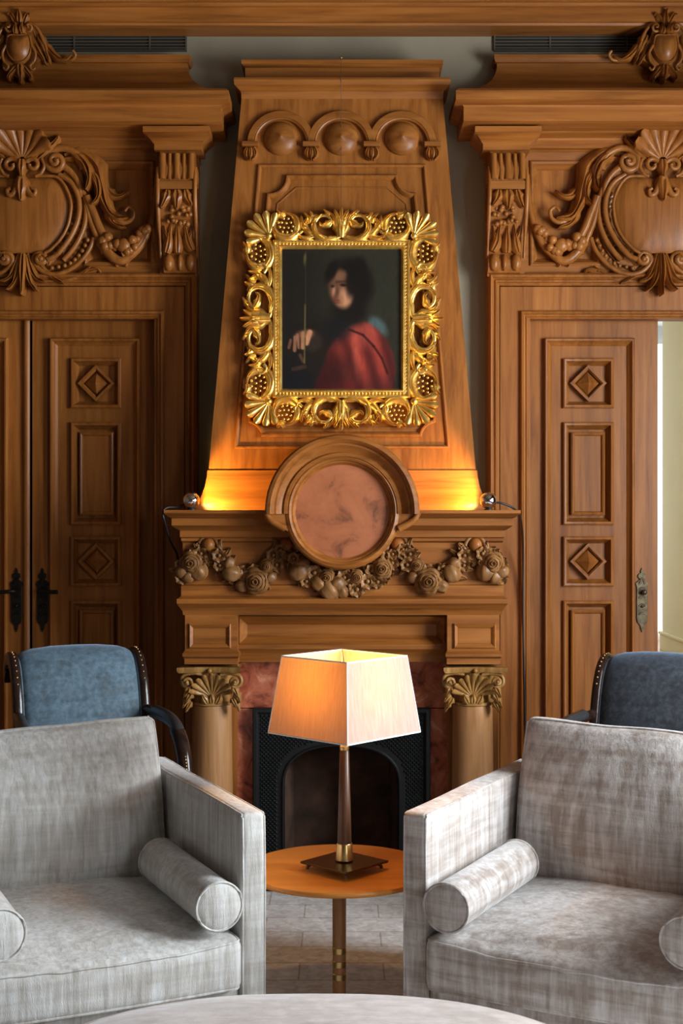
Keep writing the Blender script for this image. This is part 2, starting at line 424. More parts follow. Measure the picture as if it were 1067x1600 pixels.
for i, (a, b) in enumerate(WINS):
    mb = MB(); f = 0.05
    mb.box(WIN_X + 0.1, WIN_X + 0.16, a, a + f, 0.90, 2.70); mb.box(WIN_X + 0.1, WIN_X + 0.16, b - f, b, 0.90, 2.70)
    mb.box(WIN_X + 0.1, WIN_X + 0.16, a + f, b - f, 0.90, 0.90 + f); mb.box(WIN_X + 0.1, WIN_X + 0.16, a + f, b - f, 2.70 - f, 2.70)
    o = tag(mb.obj('window_%d' % (i + 1), 'white_paint'), kind='structure')
    mb = MB(); c = (a + b) / 2
    mb.box(WIN_X + 0.11, WIN_X + 0.15, c - 0.02, c + 0.02, 0.95, 2.65); mb.obj('mullion', 'white_paint', o)
# wooden beam under the ceiling
mb = MB()
bp = [(40, 5.57), (36, 5.565), (34, 5.55), (12, 5.55), (9, 5.53), (4, 5.52), (2, 5.50), (-40, 5.50)]
mb.grid([[(XL, WALL, Z(y, d)), (XL, d, Z(y, d)), (WIN_X, d, Z(y, d)), (WIN_X, WALL, Z(y, d))] for y, d in bp], close_u=True, cap0=True, cap1=True)
tag(mb.obj('trim_1', 'oak_h'), kind='structure')
# next room seen through the open doorway
mb = MB(); mb.box(0.6, 4.6, WALL + 0.16, 15.6, -0.1, 0.0); tag(mb.obj('floor_next_room', 'light_floor'), kind='structure')
mb = MB(); mb.box(3.45, 3.55, WALL + 0.16, 14.45, 0, 3.6); tag(mb.obj('wall_next_room_right', 'cream_paint'), kind='structure')
mb = MB(); mb.box(0.6, 0.7, WALL + 0.16, 15.5, 0, 3.6); tag(mb.obj('wall_next_room_left', 'cream_paint'), kind='structure')
mb = MB(); mb.box(0.6, 4.6, WALL + 0.16, 15.6, 3.6, 3.7); tag(mb.obj('ceiling_next_room', 'white_paint'), kind='structure')
mb = MB(); mb.box(0.7, 4.6, 15.5, 15.6, 0, 3.6); tag(mb.obj('wall_next_room_back', 'white_paint'), kind='structure')
mb = MB(); mb.box(3.42, 3.45, WALL + 0.16, 14.45, 0, 0.17); mb.box(3.405, 3.45, WALL + 0.16, 14.45, 0.17, 0.195)
tag(mb.obj('baseboard_next_room', 'cream_paint', bevel=0.004), kind='structure')
mb = MB(); mb.box(2.2, 4.5, 15.42, 15.46, 0.1, 3.4); w3 = tag(mb.obj('window_3', 'bright_window'), kind='structure')
mb = MB(); mb.box(2.15, 2.2, 15.40, 15.48, 0.05, 3.46); mb.box(2.2, 4.5, 15.40, 15.48, 3.4, 3.46); mb.obj('window_frame', 'white_paint', w3)

# ------------------------------------------------------------------ doors
FLOORPX = 1341
BOL = [(0, 0), (0, 0.020), (0.005, 0.027), (0.012, 0.026), (0.018, 0.014), (0.026, 0.008), (0.034, -0.002)]
SUB = [(0, 0), (0, 0.014), (0.005, 0.018), (0.013, 0.016), (0.017, 0.004), (0.023, -0.008), (0.030, -0.020)]
DD = 5.72
def door_leaf(name, ornament, lever, label_lever):
    mb = MB(); holes = []
    lay = [('d', 560, 638), ('t', 660, 820), ('d', 838, 916), ('t', 938, 1180), ('d', 1200, 1278)]
    for k, a, b in lay: holes.append(wrect(116, a + 4, 186, b - 4, DD))
    plate(mb, (X(41.5, DD), 0.002, X(252, DD), Z(499, DD)), holes, DD, 0.022)
    door = tag(mb.obj(name, 'oak_v', bevel=0.0015), kind='structure')
    mb = MB(); r = (X(41.5, DD), 0.002, X(252, DD), Z(499, DD)); mb.box(r[0], r[2], DD + 0.023, DD + 0.05, r[1], r[3])
    mb.obj('backing_board', 'oak_v', door)
    mb = MB(); sweep(mb, rpath(79, 529, 220, 1305, DD), BOL, Mw(DD)); mb.obj('bolection_moulding', 'oak_v', door, 30)
    for k, a, b in lay:
        mb = MB(); sweep(mb, rpath(111, a, 190, b, DD), SUB, Mw(DD)); mb.obj('panel_moulding', 'oak_v', door, 30)
        c = (X(150.5, DD), Z((a + b) / 2, DD))
        if k == 'd':
            s = 28.5 * DD / F
            pth = [(c[0], c[1] - s), (c[0] + s, c[1]), (c[0], c[1] + s), (c[0] - s, c[1])]
            mb = MB(); sweep(mb, pth, [(0, -0.014), (0, 0.010), (0.010, 0.010), (0.016, 0.000), (0.016, -0.01)], Mw(DD))
            dm = mb.obj('diamond_frame', 'oak_v', door)
            s2 = s - 0.020 * 1.414; mb = MB()
            mb.add([(q[0], DD + 0.010, q[1]) for q in [(c[0], c[1] - s2), (c[0] + s2, c[1]), (c[0], c[1] + s2), (c[0] - s2, c[1])]] + [(c[0], DD - 0.022, c[1])],
                   [(0, 1, 4), (1, 2, 4), (2, 3, 4), (3, 0, 4), (3, 2, 1, 0)])
            mb.obj('pyramid_boss', 'oak_v', dm)
        else:
            mb = MB(); sweep(mb, rpath(124, a + 15, 177, b - 15, DD), [(0, -0.014), (0, 0.0), (0.006, 0.004), (0.012, 0.001), (0.018, -0.010), (0.020, -0.012)], Mw(DD))
            mb.obj('inner_moulding', 'oak_v', door, 30)
            mb = MB(); rr = wrect(130, a + 21, 171, b - 21, DD); mb.box(rr[0], rr[2], DD + 0.008, DD + 0.022, rr[1], rr[3]); mb.obj('raised_field', 'oak_v', door)
    # long lock plate
    hx, y0 = 66, 887
    pl = [(0, 0), (2.5, 5), (2, 8), (6, 10), (6.5, 15), (3.5, 18), (8, 22), (10.5, 25), (8.5, 30), (8.5, 80), (7, 86), (3, 90), (2.5, 95), (0, 101)]
    poly = [(hx + a, y0 + b) for a, b in pl] + [(hx - a, y0 + b) for a, b in pl[-2:0:-1]]
    mb = MB(); prism(mb, poly, DD - 0.007, DD)
    lk = mb.obj('lock_plate', lever, door, bevel=0.0015)
    M = flat(DD - 0.006)
    mb = MB()
    for q in range(4): rtube(mb, M, [(hx - 5, y0 + 34 + q * 13), (hx, y0 + 31 + q * 13), (hx + 5, y0 + 34 + q * 13)], 1.4, 0.001, 6, 6)
    rtube(mb, M, [(hx - 4.5, y0 + 26), (hx, y0 + 16), (hx + 4.5, y0 + 26)], 1.5, 0.001, 8, 6)
    ball(mb, M(hx, y0 + 60, 0.002), 0.008, 8)
    mb.obj('plate_ornament', lever, lk, 50)
    if label_lever:
        mb = MB()
        tube(mb, catmull([M(hx, 923, 0), M(hx, 923, 0.03), M(hx + 4, 923, 0.045), M(hx + 16, 924, 0.047), M(hx + 28, 924, 0.045)], 12), [0.009] * 5 + [0.008] * 4 + [0.009, 0.010, 0.008], 8)
        mb.obj('lever_handle', 'dark_bronze', lk, 60)
    else:
        mb = MB(); tube(mb, [M(hx - 2, 925, 0.0), M(hx - 2, 925, 0.012)], 0.010, 10); ball(mb, M(hx - 2, 925, 0.018), 0.012, 10); mb.obj('knob', lever, lk, 60)
    for (ya, yb) in ((554, 610), (883, 941)):
        mb = MB(); tube(mb, [V(244, ya, DD - 0.012), V(244, ya + 3, DD - 0.012), V(244, yb - 3, DD - 0.012), V(244, yb, DD - 0.012)], [0.003, 0.008, 0.008, 0.003], 8)
        mb.obj('hinge', 'dark_bronze', door, 60)
    return door
d1 = door_leaf('door_1', True, 'dark_bronze', True)
# the neighbouring leaf of the left pair: the same leaf turned over about the middle of the opening
XA_keep = XA; XA = XC; MIRROR[0] = True
d2 = door_leaf('door_2', True, 'dark_bronze', True)
MIRROR[0] = False; XA = XA_keep
MIRROR[0] = True
d3 = door_leaf('door_3', True, 'old_brass', False)
MIRROR[0] = False
mb = MB(); M = flat(DD - 0.004)
rr = (X(37, DD), X(47, DD)); rows = []
for x, h in ((rr[0], 0), (rr[0], 0.008), (rr[0] + 0.006, 0.014), ((rr[0] + rr[1]) / 2, 0.016), (rr[1] - 0.006, 0.014), (rr[1], 0.008), (rr[1], 0)):
    rows.append([(x, DD - h, 0.015), (x, DD - h, Z(500, DD))])
mb.grid(rows, close_v=True)
mb.obj('astragal', 'oak_v', d2, 40)

# ------------------------------------------------------------------ door surrounds with overdoors (left, then mirrored)
def surround(name):
    tr = empty(name, (XC, 5.6, 0), kind='structure')
    d = 5.635
    xr = X(306, d); xl = 2 * XC - xr; zt = Z(430, d)
    mb = MB(); plate(mb, (xl, 0, xr, zt), [(OPEN_L + 0.02, -0.001, OPEN_R - 0.02, Z(498, d))], d, 0.063)
    mb.obj('casing', 'oak_v', tr, bevel=0.002)
    mb = MB(); sweep(mb, [(xr, 0), (xr, zt), (xl, zt), (xl, 0)], [(-0.006, -0.06), (-0.006, 0.026), (0, 0.036), (0.006, 0.040), (0.013, 0.036), (0.017, 0.024), (0.021, 0.020), (0.026, 0.026), (0.032, 0.026), (0.036, 0.014), (0.042, 0.010), (0.046, 0.0), (0.049, 0)], Mw(d), False)
    mb.obj('casing_moulding', 'oak_v', tr, 30)
    xi = X(246, d); xj = 2 * XC - xi; zi = Z(497, d)
    mb = MB(); sweep(mb, [(xi, 0), (xi, zi), (xj, zi), (xj, 0)], [(-0.030, -0.005), (-0.030, 0.010), (-0.025, 0.018), (-0.017, 0.020), (-0.012, 0.010), (-0.008, 0.008), (-0.004, 0.012), (0, 0.008), (0, -0.10)], Mw(d), False)
    mb.obj('opening_moulding', 'oak_v', tr, 30)
    # frieze board with recessed panels
    d = 5.63; xr = X(311, d); z0, z1 = Z(431, d), Z(203, d)
    px0, px1 = X(136, d), X(237, d); hole = (px0, Z(411, d), px1, Z(256, d))
    hole2 = (2 * XC - px1, hole[1], 2 * XC - px0, hole[3])
    mb = MB(); plate(mb, (2 * XC - xr, z0, xr, z1), [hole, hole2], d, 0.03); fr = mb.obj('frieze_board', 'oak_h', tr, bevel=0.0015)
    for hh in (hole, hole2):
        mb = MB(); mb.box(hh[0], hh[2], d + 0.024, d + 0.03, hh[1], hh[3]); mb.obj('frieze_panel', 'oak_v', tr)
        mb = MB(); a, b, c, e = hh; sweep(mb, [(a - .012, b - .012), (c + .012, b - .012), (c + .012, e + .012), (a - .012, e + .012)], [(0, 0), (0, 0.008), (0.006, 0.012), (0.014, 0.008), (0.022, -0.006), (0.030, -0.016), (0.034, -0.024)], Mw(d))
        mb.obj('panel_moulding', 'oak_h', tr, 30)
    mb = MB(); ringmold(mb, [(326, 200, 5.545), (326, 206, 5.545), (323, 210, 5.56), (318, 216, 5.59), (314, 219, 5.595), (314, 231, 5.595), (312, 234, 5.615), (311, 238, 5.625), (311, 252, 5.63)], WALL, XC, right=True)
    mb.obj('bed_moulding', 'oak_h', tr, 30)
    mb = MB(); ringmold(mb, [(353, 138, 5.36), (357, 141, 5.35), (357, 155, 5.35), (352, 159, 5.37), (347, 164, 5.395), (345, 167, 5.40), (345, 189, 5.40), (344, 190, 5.405)], WALL, XC, right=True)
    mb.obj('cornice', 'oak_h', tr, 30)
    mb = MB(); ringmold(mb, [(297, 85, 5.60), (297, 90, 5.60), (295, 97, 5.61), (293, 99, 5.625), (293, 106, 5.625), (295, 114, 5.62), (300, 124, 5.60), (308, 131, 5.575), (322, 137, 5.54), (322, 142, 5.54)], WALL, XC, right=True)
    mb.obj('attic', 'oak_h', tr, 30)
    # corbels (the one beside the wall shows; its twin stands beyond the frame)
    for sgn in (1, -1):
        corbel(tr, sgn)
    cartouche(tr)
    crest(tr)
    return tr
def flipx(M, xc, sgn):
    if sgn > 0: return M
    def f(px, py, h=0):
        q = M(px, py, h); return Vector((2 * xc - q.x, q.y, q.z))
    return f
def corbel(tr, sgn):
    fx = (lambda x: x) if sgn > 0 else (lambda x: 2 * XC - x)
    def FM(mb):
        if sgn < 0: mb.v = [Vector((2 * XC - q.x, q.y, q.z)) for q in mb.v]
        return mb
    mb = MB(); ringmold(mb, [(223, 197, 5.43), (223, 206, 5.43), (227, 209, 5.445), (236, 219, 5.475), (239, 223, 5.485), (241, 225, 5.49), (241, 234, 5.49)], 5.64, X(276, 5.45))
    FM(mb); cap = mb.obj('corbel', 'oak_h', tr, 30)
    # S-shaped console body
    prof = [(232, 5.52), (240, 5.51), (262, 5.485), (284, 5.485), (297, 5.50), (318, 5.49), (338, 5.515), (362, 5.565), (385, 5.575), (396, 5.565), (404, 5.555), (414, 5.56), (421, 5.575)]
    sp = catmull([(b, a, 0) for a, b in prof], 30)
    wl = [(q.y) for q in sp]
    rows = []
    for q in sp:
        t = (q.y - 232) / 190
        xl = X(249 + 5 * max(0, (t - .3)), 5.5); xr_ = X(303 + 1.5 * t, 5.5); z = Z(q.y, 5.5)
        rows.append([(xl, 5.64, z), (xl, q.x, z), (xr_, q.x, z), (xr_, 5.64, z)])
    mb = MB(); mb.grid(rows, close_u=True, cap0=True, cap1=True); FM(mb); mb.obj('console_body', 'carved_oak', cap, 40)
    # side scroll volutes
    for xx in (247, 305):
        mb = MB(); x = X(xx, 5.5)
        P = []
        for i in range(30):
            t = i / 29; a = R(-60) + t * 3.6 * PI; r = 0.040 * (1 - 0.85 * t)
            P.append((x, 5.535 + r * math.cos(a), Z(275, 5.5) + r * math.sin(a)))
        tube(mb, P, [0.008] * 20 + [0.006] * 10, 6)
        tube(mb, catmull([(x, 5.50, Z(262, 5.5)), (x, 5.482, Z(285, 5.5)), (x, 5.488, Z(318, 5.5)), (x, 5.525, Z(350, 5.5)), (x, 5.565, Z(385, 5.5)), (x, 5.575, Z(398, 5.5))], 16), [0.009] * 10 + [0.006] * 6, 6)
        FM(mb); mb.obj('side_scroll', 'carved_oak', cap, 60)
    M = relief(5.49, 5.487)
    for k in range(5):
        x = 253.5 + k * 11.2; wdt = 5.8 if k % 2 == 0 else 3.4
        mb = MB(); rtube(mb, M, [(x, 240), (x, 255), (x, 270), (x, 281)], (wdt * 0.95, wdt), (-0.010, 0.002), 10, 8); FM(mb); mb.obj('flute', 'carved_oak', cap, 60)
    mb = MB(); r = wrect(248, 283, 304, 296, 5.49); mb.box(r[0], r[2], 5.478, 5.52, r[1], r[3]); FM(mb); mb.obj('band', 'oak_h', cap, bevel=0.002)
    for (p, wd) in (([(276, 297), (276, 308), (276, 318), (276, 328)], 11), ([(262, 297), (260, 308), (256, 318), (252, 326)], 8), ([(290, 297), (292, 308), (296, 316), (300, 322)], 8)):
        mb = MB(); leaf(mb, M, p, wd, 0.022, 2, base=-0.008, curl=0.8, back=0.01); FM(mb); mb.obj('acanthus_leaf', 'carved_oak', cap, 50)
    rn = random.Random(3); mb = MB()
    for k in range(20):
        px, py = 258 + rn.random() * 40, 322 + rn.random() * 28
        ball(mb, M(px, py, -0.014 + rn.random() * 0.016 - (py - 322) * 0.0006), 0.0095 + rn.random() * 0.003, 8)
    FM(mb); tag(mb.obj('berries', 'carved_oak', cap, 80), kind='stuff')
    M2 = relief(5.53, 5.562)
    for (p, wd) in (([(276, 348), (276, 362), (276, 380), (276, 393)], 6), ([(266, 350), (264, 365), (262, 380), (258, 393)], 6), ([(288, 350), (290, 362), (293, 378), (299, 390)], 6), ([(256, 352), (258, 362), (262, 370), (260, 380)], 4), ([(299, 352), (297, 362), (294, 370), (297, 380)], 4)):
        mb = MB(); leaf(mb, M2, p[::-1], wd, 0.020, 0, base=-0.004, curl=1.2, back=0.01); FM(mb); mb.obj('leaf_stem', 'carved_oak', cap, 50)
    for x, wdt in ((262, 8.5), (280, 5), (296, 8.5)):
        mb = MB(); ball(mb, M2(x, 408, 0.0), 1, 12, (wdt * 0.0026, 0.022, 0.036)); FM(mb); mb.obj('gadroon', 'carved_oak', cap, 60)
    mb = MB(); r = wrect(250, 420, 308, 432, 5.6); mb.box(r[0], r[2], 5.60, 5.64, r[1], r[3]); FM(mb); mb.obj('corbel_foot', 'oak_h', cap)

def cartouche(tr):
    C0 = 33.0; dp = 5.56
    M0 = relief(dp, 5.625); cw = X(C0, dp)
    # convex field
    half = [(0, 276), (20, 275), (45, 275), (56, 279), (66, 292), (73, 310), (74, 325), (70, 348), (58, 371), (40, 389), (28, 393), (0, 393)]
    hp = catmull([(a, b, 0) for a, b in half], 40)
    ctr = (C0, 334)
    rows = []
    outl = [(C0 + q.x, q.y) for q in hp] + [(C0 - q.x, q.y) for q in hp[-2:0:-1]]
    mb = MB()
    for s, h in ((1.0, 0.0), (1.0, 0.030), (0.93, 0.038), (0.7, 0.048), (0.4, 0.053), (0.02, 0.055)):
        rows.append([M0(ctr[0] + (x - ctr[0]) * s, ctr[1] + (y - ctr[1]) * s, h) for x, y in outl])
    mb.grid(rows, close_u=True, cap1=True)
    ca = mb.obj('cartouche', 'oak_v', tr, 40)
    for sgn in (1, -1):
        M = flipx(M0, cw, sgn)
        def T(name, pts, rad, h, n=20, seg=8):
            mb = MB(); rtube(mb, M, [(C0 + (x - C0), y) for x, y in pts], rad, h, n, seg); return mb.obj(name, 'carved_oak', ca, 60)
        def L(name, pts, wd, hh, lobes=0, base=0.0, curl=0.5, n=12):
            mb = MB(); leaf(mb, M, pts, wd, hh, lobes, n, base, curl, back=0.01); return mb.obj(name, 'carved_oak', ca, 50)
        # rims around the field
        rim = [(C0 + q.x, q.y) for q in hp if q.x > 22]
        T('rim', [(C0 + (x - C0) * 1.03, 334 + (y - 334) * 1.03) for x, y in rim[::3]], 2.6, 0.045, 34)
        T('rim', [(90, 270), (108, 282), (119, 302), (122, 325), (117, 350), (104, 375), (86, 397), (72, 404)], 4.4, (0.035, 0.045), 30)
        T('rim', [(97, 266), (116, 278), (128, 300), (131, 328), (127, 355), (114, 382), (96, 404)], 4.4, (0.018, 0.028), 30)
        # fluted web between the rims
        for k in range(7):
            a = R(-25 + k * 14); x0, y0 = C0 + 79 * math.cos(a), 332 + 66 * math.sin(a)
            L('web_leaf', [(x0, y0), (C0 + 92 * math.cos(a + .08), 332 + 76 * math.sin(a + .08)), (C0 + 104 * math.cos(a + .18), 332 + 86 * math.sin(a + .18))], 8.5, 0.016, 0, 0.008, 0.2, 8)
        # upper volute and its band
        T('volute', [(128, 262), (120, 240), (100, 229), (82, 232), (71, 246)] + spiral(86, 251, 16, 3, 190, -1.6, 16)[1:], (6.0, 3.6), (0.034, 0.072), 54, 10)
        mb = MB(); ball(mb, M(87, 251, 0.066), 0.011, 10); mb.obj('volute_eye', 'carved_oak', ca, 80)
        T('volute', [(98, 258), (110, 268), (120, 284), (124, 305)], (6.0, 4.0), (0.035, 0.025))
        # acanthus sweeping off to the side
        L('acanthus_leaf', [(98, 240), (122, 238), (142, 254), (153, 282), (160, 310), (174, 334), (198, 338)], 15, 0.046, 4, 0.0, 0.6, 22)
        L('acanthus_leaf', [(110, 236), (130, 252), (138, 274), (134, 296)], 9, 0.052, 3, 0.01, 0.7, 16)
        L('acanthus_leaf', [(138, 262), (150, 282), (152, 304), (142, 318)], 8, 0.042, 2, 0.01, 0.7, 14)
        L('acanthus_leaf', [(160, 286), (172, 300), (186, 302), (200, 294)], 7, 0.030, 2, 0.0, 0.9, 14)
        L('acanthus_leaf', [(156, 300), (166, 322), (174, 344), (194, 352)], 9, 0.030, 3, 0.0, 0.9, 14)
        T('curl', [(180, 340), (192, 344), (204, 338), (207, 326), (199, 320), (193, 327)], (4.5, 2.2), (0.015, 0.03), 22)
        # straps and the cloth swag
        T('strap', [(133, 303), (142, 326), (152, 352), (166, 380)], (6.0, 7.0), (0.028, 0.014))
        T('strap', [(131, 306), (137, 336), (146, 362), (160, 392)], (4.5, 5.5), (0.026, 0.012))
        T('swag', [(243, 268), (240, 310), (233, 345), (218, 378), (198, 398), (184, 404), (168, 394), (154, 374)], (4.0, 9.0), (0.012, 0.018), 26)
        T('swag', [(244, 285), (236, 335), (224, 362), (208, 384), (188, 394)], (3.0, 6.0), (0.012, 0.024), 20)
        rn = random.Random(5)
        for k in range(19):
            t = k / 18; px = 158 + 70 * t; py = 372 + 18 * math.sin(PI * t) - 14 * t + rn.uniform(-9, 9)
            mb = MB(); ball(mb, M(px, py, 0.022 + rn.random() * 0.016), (5.8 + rn.random() * 3.0) * dp / F, 10); mb.obj('fruit', 'carved_oak', ca, 80)
        mb = MB(); ball(mb, M(191, 381, 0.034), 11.5 * dp / F, 14, (1.05, 0.8, 1)); mb.obj('fruit', 'carved_oak', ca, 80)
        L('drop_leaf', [(184, 396), (180, 404), (178, 413)], 6, 0.022); L('drop_leaf', [(188, 396), (192, 405), (193, 413)], 6, 0.022)
        # lower scroll, its roll and the beaded edge
        T('lower_scroll', [(143, 368), (137, 386), (122, 406), (103, 420), (82, 426), (64, 422), (51, 410)] + spiral(61, 403, 13, 3, 150, 1.35, 14)[1:], (3.6, 5.0), (0.022, 0.050), 54)
        mb = MB(); ball(mb, M(62, 403, 0.048), 0.013, 10); mb.obj('volute_eye', 'carved_oak', ca, 80)
        mb = MB()
        for k in range(9):
            t = k / 8; q = catmull([(134, 372, 0), (122, 394, 0), (104, 410, 0), (78, 416, 0)], 9)[k]
            ball(mb, M(q.x, q.y, 0.026), 0.0095, 8, (1, 1, 1))
        tag(mb.obj('beaded_edge', 'carved_oak', ca, 80), kind='stuff')
        L('acanthus_leaf', [(84, 428), (104, 430), (124, 424), (138, 412)], 7, 0.022, 2)
        L('acanthus_leaf', [(118, 424), (134, 420), (148, 418), (154, 424)], 4.5, 0.020)
        L('shell_side_leaf', [(56, 246), (70, 234), (84, 222), (92, 212)], 7, 0.034, 0, 0.03, 0.8)
        # collar under the shell and the pendant
        T('collar_ring', spiral(50, 257, 12, 4, 200, 1.0, 14), (4.4, 3.0), (0.05, 0.064), 24)
        T('collar_ring', [(64, 246), (68, 258), (62, 270), (54, 274)], 3.0, 0.050, 12)
        T('pendant_scroll', [(34, 276), (40, 290), (46, 302), (53, 304), (55, 297), (50, 294)], (6.0, 2.8), (0.056, 0.066), 20)
        L('palmette_leaf', [(38, 394), (44, 414), (54, 432), (68, 438)], 6.5, 0.036, 0, 0.01, 0.9)
        L('palmette_leaf', [(36, 396), (40, 420), (46, 440), (56, 452)], 6.0, 0.042, 0, 0.01, 0.9)
        L('palmette_leaf', [(48, 396), (60, 416), (78, 430), (96, 440)], 6.0, 0.028, 0, 0.0, 0.9)
    M = M0
    mb = MB(); leaf(mb, M, [(33, 394), (33, 418), (33, 440), (33, 460)], 6.5, 0.050, 0, 12, 0.01, 0.8, back=0.01); mb.obj('palmette_leaf', 'carved_oak', ca, 50)
    mb = MB(); leaf(mb, M, [(33, 248), (33, 258), (33, 268), (33, 278)], 7, 0.030, 0, 10, 0.045, 0.3, back=0.03); mb.obj('collar_leaf', 'carved_oak', ca, 50)
    mb = MB(); leaf(mb, M, [(33, 276), (33, 290), (33, 304), (33, 314)], 9, 0.030, 0, 10, 0.05, 0.5, back=0.03); mb.obj('pendant_leaf', 'carved_oak', ca, 50)
    fan(M, ca, 'shell_rib', 'carved_oak', 33, 250, 6, 59, -148, -32, 7, 11.5, 0.028, 0.045, 0.05, 0.055)
    # back board that the carving grows from
    mb = MB(); half = [(33, 205), (75, 215), (118, 240), (128, 290), (132, 330), (126, 372), (100, 408), (60, 425), (33, 440)]
    q = catmull([(a, b, 0) for a, b in half], 24); poly = [(p_.x, p_.y) for p_ in q] + [(2 * C0 - p_.x, p_.y) for p_ in q[-2:0:-1]]
    n = len(poly); fr = [M0(x, y, 0.012) for x, y in poly]; bk = [M0(x, y, -0.004) for x, y in poly]
    mb.add(fr + bk, [tuple(range(n)), tuple(range(2 * n - 1, n - 1, -1))] + [(i, (i + 1) % n, (i + 1) % n + n, i + n) for i in range(n)])
    mb.obj('cartouche_ground', 'oak_v', ca)

def crest(tr):
    C0 = 26.0; dp = 5.50
    M0 = relief(dp, 5.575); cw = X(C0, dp)
    half = [(0, 50), (14, 50), (18, 58), (19, 70), (15, 82), (8, 90), (0, 92)]
    hp = catmull([(a, b, 0) for a, b in half], 24)
    outl = [(C0 + q.x, q.y) for q in hp] + [(C0 - q.x, q.y) for q in hp[-2:0:-1]]
    mb = MB(); rows = []
    for s, h in ((1.12, -0.02), (1.12, 0.03), (1.02, 0.045), (0.95, 0.04), (0.7, 0.055), (0.4, 0.063), (0.02, 0.066)):
        rows.append([M0(C0 + (x - C0) * s, 70 + (y - 70) * s, h) for x, y in outl])
    mb.grid(rows, close_u=True, cap0=True, cap1=True)
    cr = mb.obj('crest', 'carved_oak', tr, 40)
    mb = MB(); poly = [(-2, 96), (4, 50), (10, 28), (42, 28), (48, 50), (54, 60), (66, 84), (40, 98), (26, 118)]
    n = len(poly); mb.add([M0(x, y, 0.02) for x, y in poly] + [M0(x, y, -0.06) for x, y in poly], [tuple(range(n)), tuple(range(2 * n - 1, n - 1, -1))] + [(i, (i + 1) % n, (i + 1) % n + n, i + n) for i in range(n)])
    mb.obj('crest_ground', 'carved_oak', cr)
    for sgn in (1, -1):
        M = flipx(M0, cw, sgn)
        def T(name, pts, rad, h, n=20):
            mb = MB(); rtube(mb, M, pts, rad, h, n); return mb.obj(name, 'carved_oak', cr, 60)
        def L(name, pts, wd, hh, lobes=0, base=0.0, curl=0.5, n=12):
            mb = MB(); leaf(mb, M, pts, wd, hh, lobes, n, base, curl, back=0.02); return mb.obj(name, 'carved_oak', cr, 50)
        T('volute', [(66, 74), (62, 54), (54, 38), (44, 30), (36, 34)] + spiral(42, 38, 7.5, 1.5, 200, -1.4, 12)[1:], (2.8, 1.6), (0.02, 0.06), 44)
        L('acanthus_leaf', [(54, 46), (62, 60), (68, 76), (72, 90)], 7, 0.030, 3)
        L('acanthus_leaf', [(60, 56), (72, 70), (84, 82), (96, 86), (108, 80)], 6, 0.028, 3, 0, 0.7, 18)
        L('acanthus_leaf', [(48, 60), (54, 72), (62, 84), (66, 92)], 6, 0.030, 2)
        T('curl', [(98, 86), (108, 86), (114, 79), (110, 73)], (3.2, 2.4), (0.01, 0.03), 12)
        T('side_scroll', [(46, 66), (52, 78), (50, 90), (43, 98), (47, 104), (51, 100)], (2.6, 1.8), (0.04, 0.03), 20)
        L('tuft_leaf', [(32, 30), (36, 22), (40, 16), (44, 18)], 5, 0.03, 0, 0.01, 0.8)
        L('gadroon_leaf', [(32, 48), (31, 40), (31, 30)], 4.5, 0.03, 0, 0.03, 0.2)
        L('pendant_leaf', [(29, 94), (36, 104), (44, 114), (42, 120)], 6, 0.03, 2, 0.005, 0.5)
    mb = MB(); leaf(mb, M0, [(26, 34), (26, 24), (26, 14), (24, 9)], 6, 0.034, 0, 10, 0.01, 0.9, back=0.02); mb.obj('tuft_leaf', 'carved_oak', cr, 50)
    mb = MB(); leaf(mb, M0, [(26, 92), (27, 104), (28, 116), (28, 125)], 8, 0.036, 3, 14, 0.005, 0.4, back=0.02); mb.obj('pendant_leaf', 'carved_oak', cr, 50)

tr2 = surround('trim_2')
MIRROR[0] = True
tr3 = surround('trim_3')
MIRROR[0] = False

# ------------------------------------------------------------------ air vents high on the wall
def vent(x0, x1, label):
    e = empty('air_vent', ((X(x0, WALL) + X(x1, WALL)) / 2, WALL, Z(82, WALL)), label=label, cat='air vent', group='air vents under the ceiling beam')
    r = wrect(x0, 56, x1, 81, WALL)
    mb = MB(); mb.box(r[0], r[2], WALL - 0.004, WALL - 0.001, r[1], r[3]); mb.obj('backing', 'vent_dark', e)
    mb = MB(); plate(mb, r, [(r[0] + .006, r[1] + .006, r[2] - .006, r[3] - .006)], WALL - 0.012, 0.011); mb.obj('frame', 'vent_slat', e)
    n = 5
    for i in range(1, n):
        z = r[1] + (r[3] - r[1]) * i / n
        mb = MB(); mb.box(r[0] + .006, r[2] - .006, WALL - 0.011, WALL - 0.005, z - 0.0028, z + 0.0028); mb.obj('slat', 'vent_slat', e)
    for t in (0.33, 0.78):
        x = r[0] + (r[2] - r[0]) * t
        mb = MB(); mb.box(x - .003, x + .003, WALL - 0.013, WALL - 0.004, r[1] + .006, r[3] - .006); mb.obj('divider', 'vent_slat', e)
vent(30, 292, 'slim horizontal air vent above the closed double doors')
vent(771, 1037, 'slim horizontal air vent above the open doorway')

# ------------------------------------------------------------------ fireplace
fire = empty('fireplace', (XA, 5.3, 0), label='carved oak fireplace with tapering chimney hood, round boss and flower garlands', cat='fireplace')
def FX(px, d): return 2 * XA - X(px, d)          # mirrored x
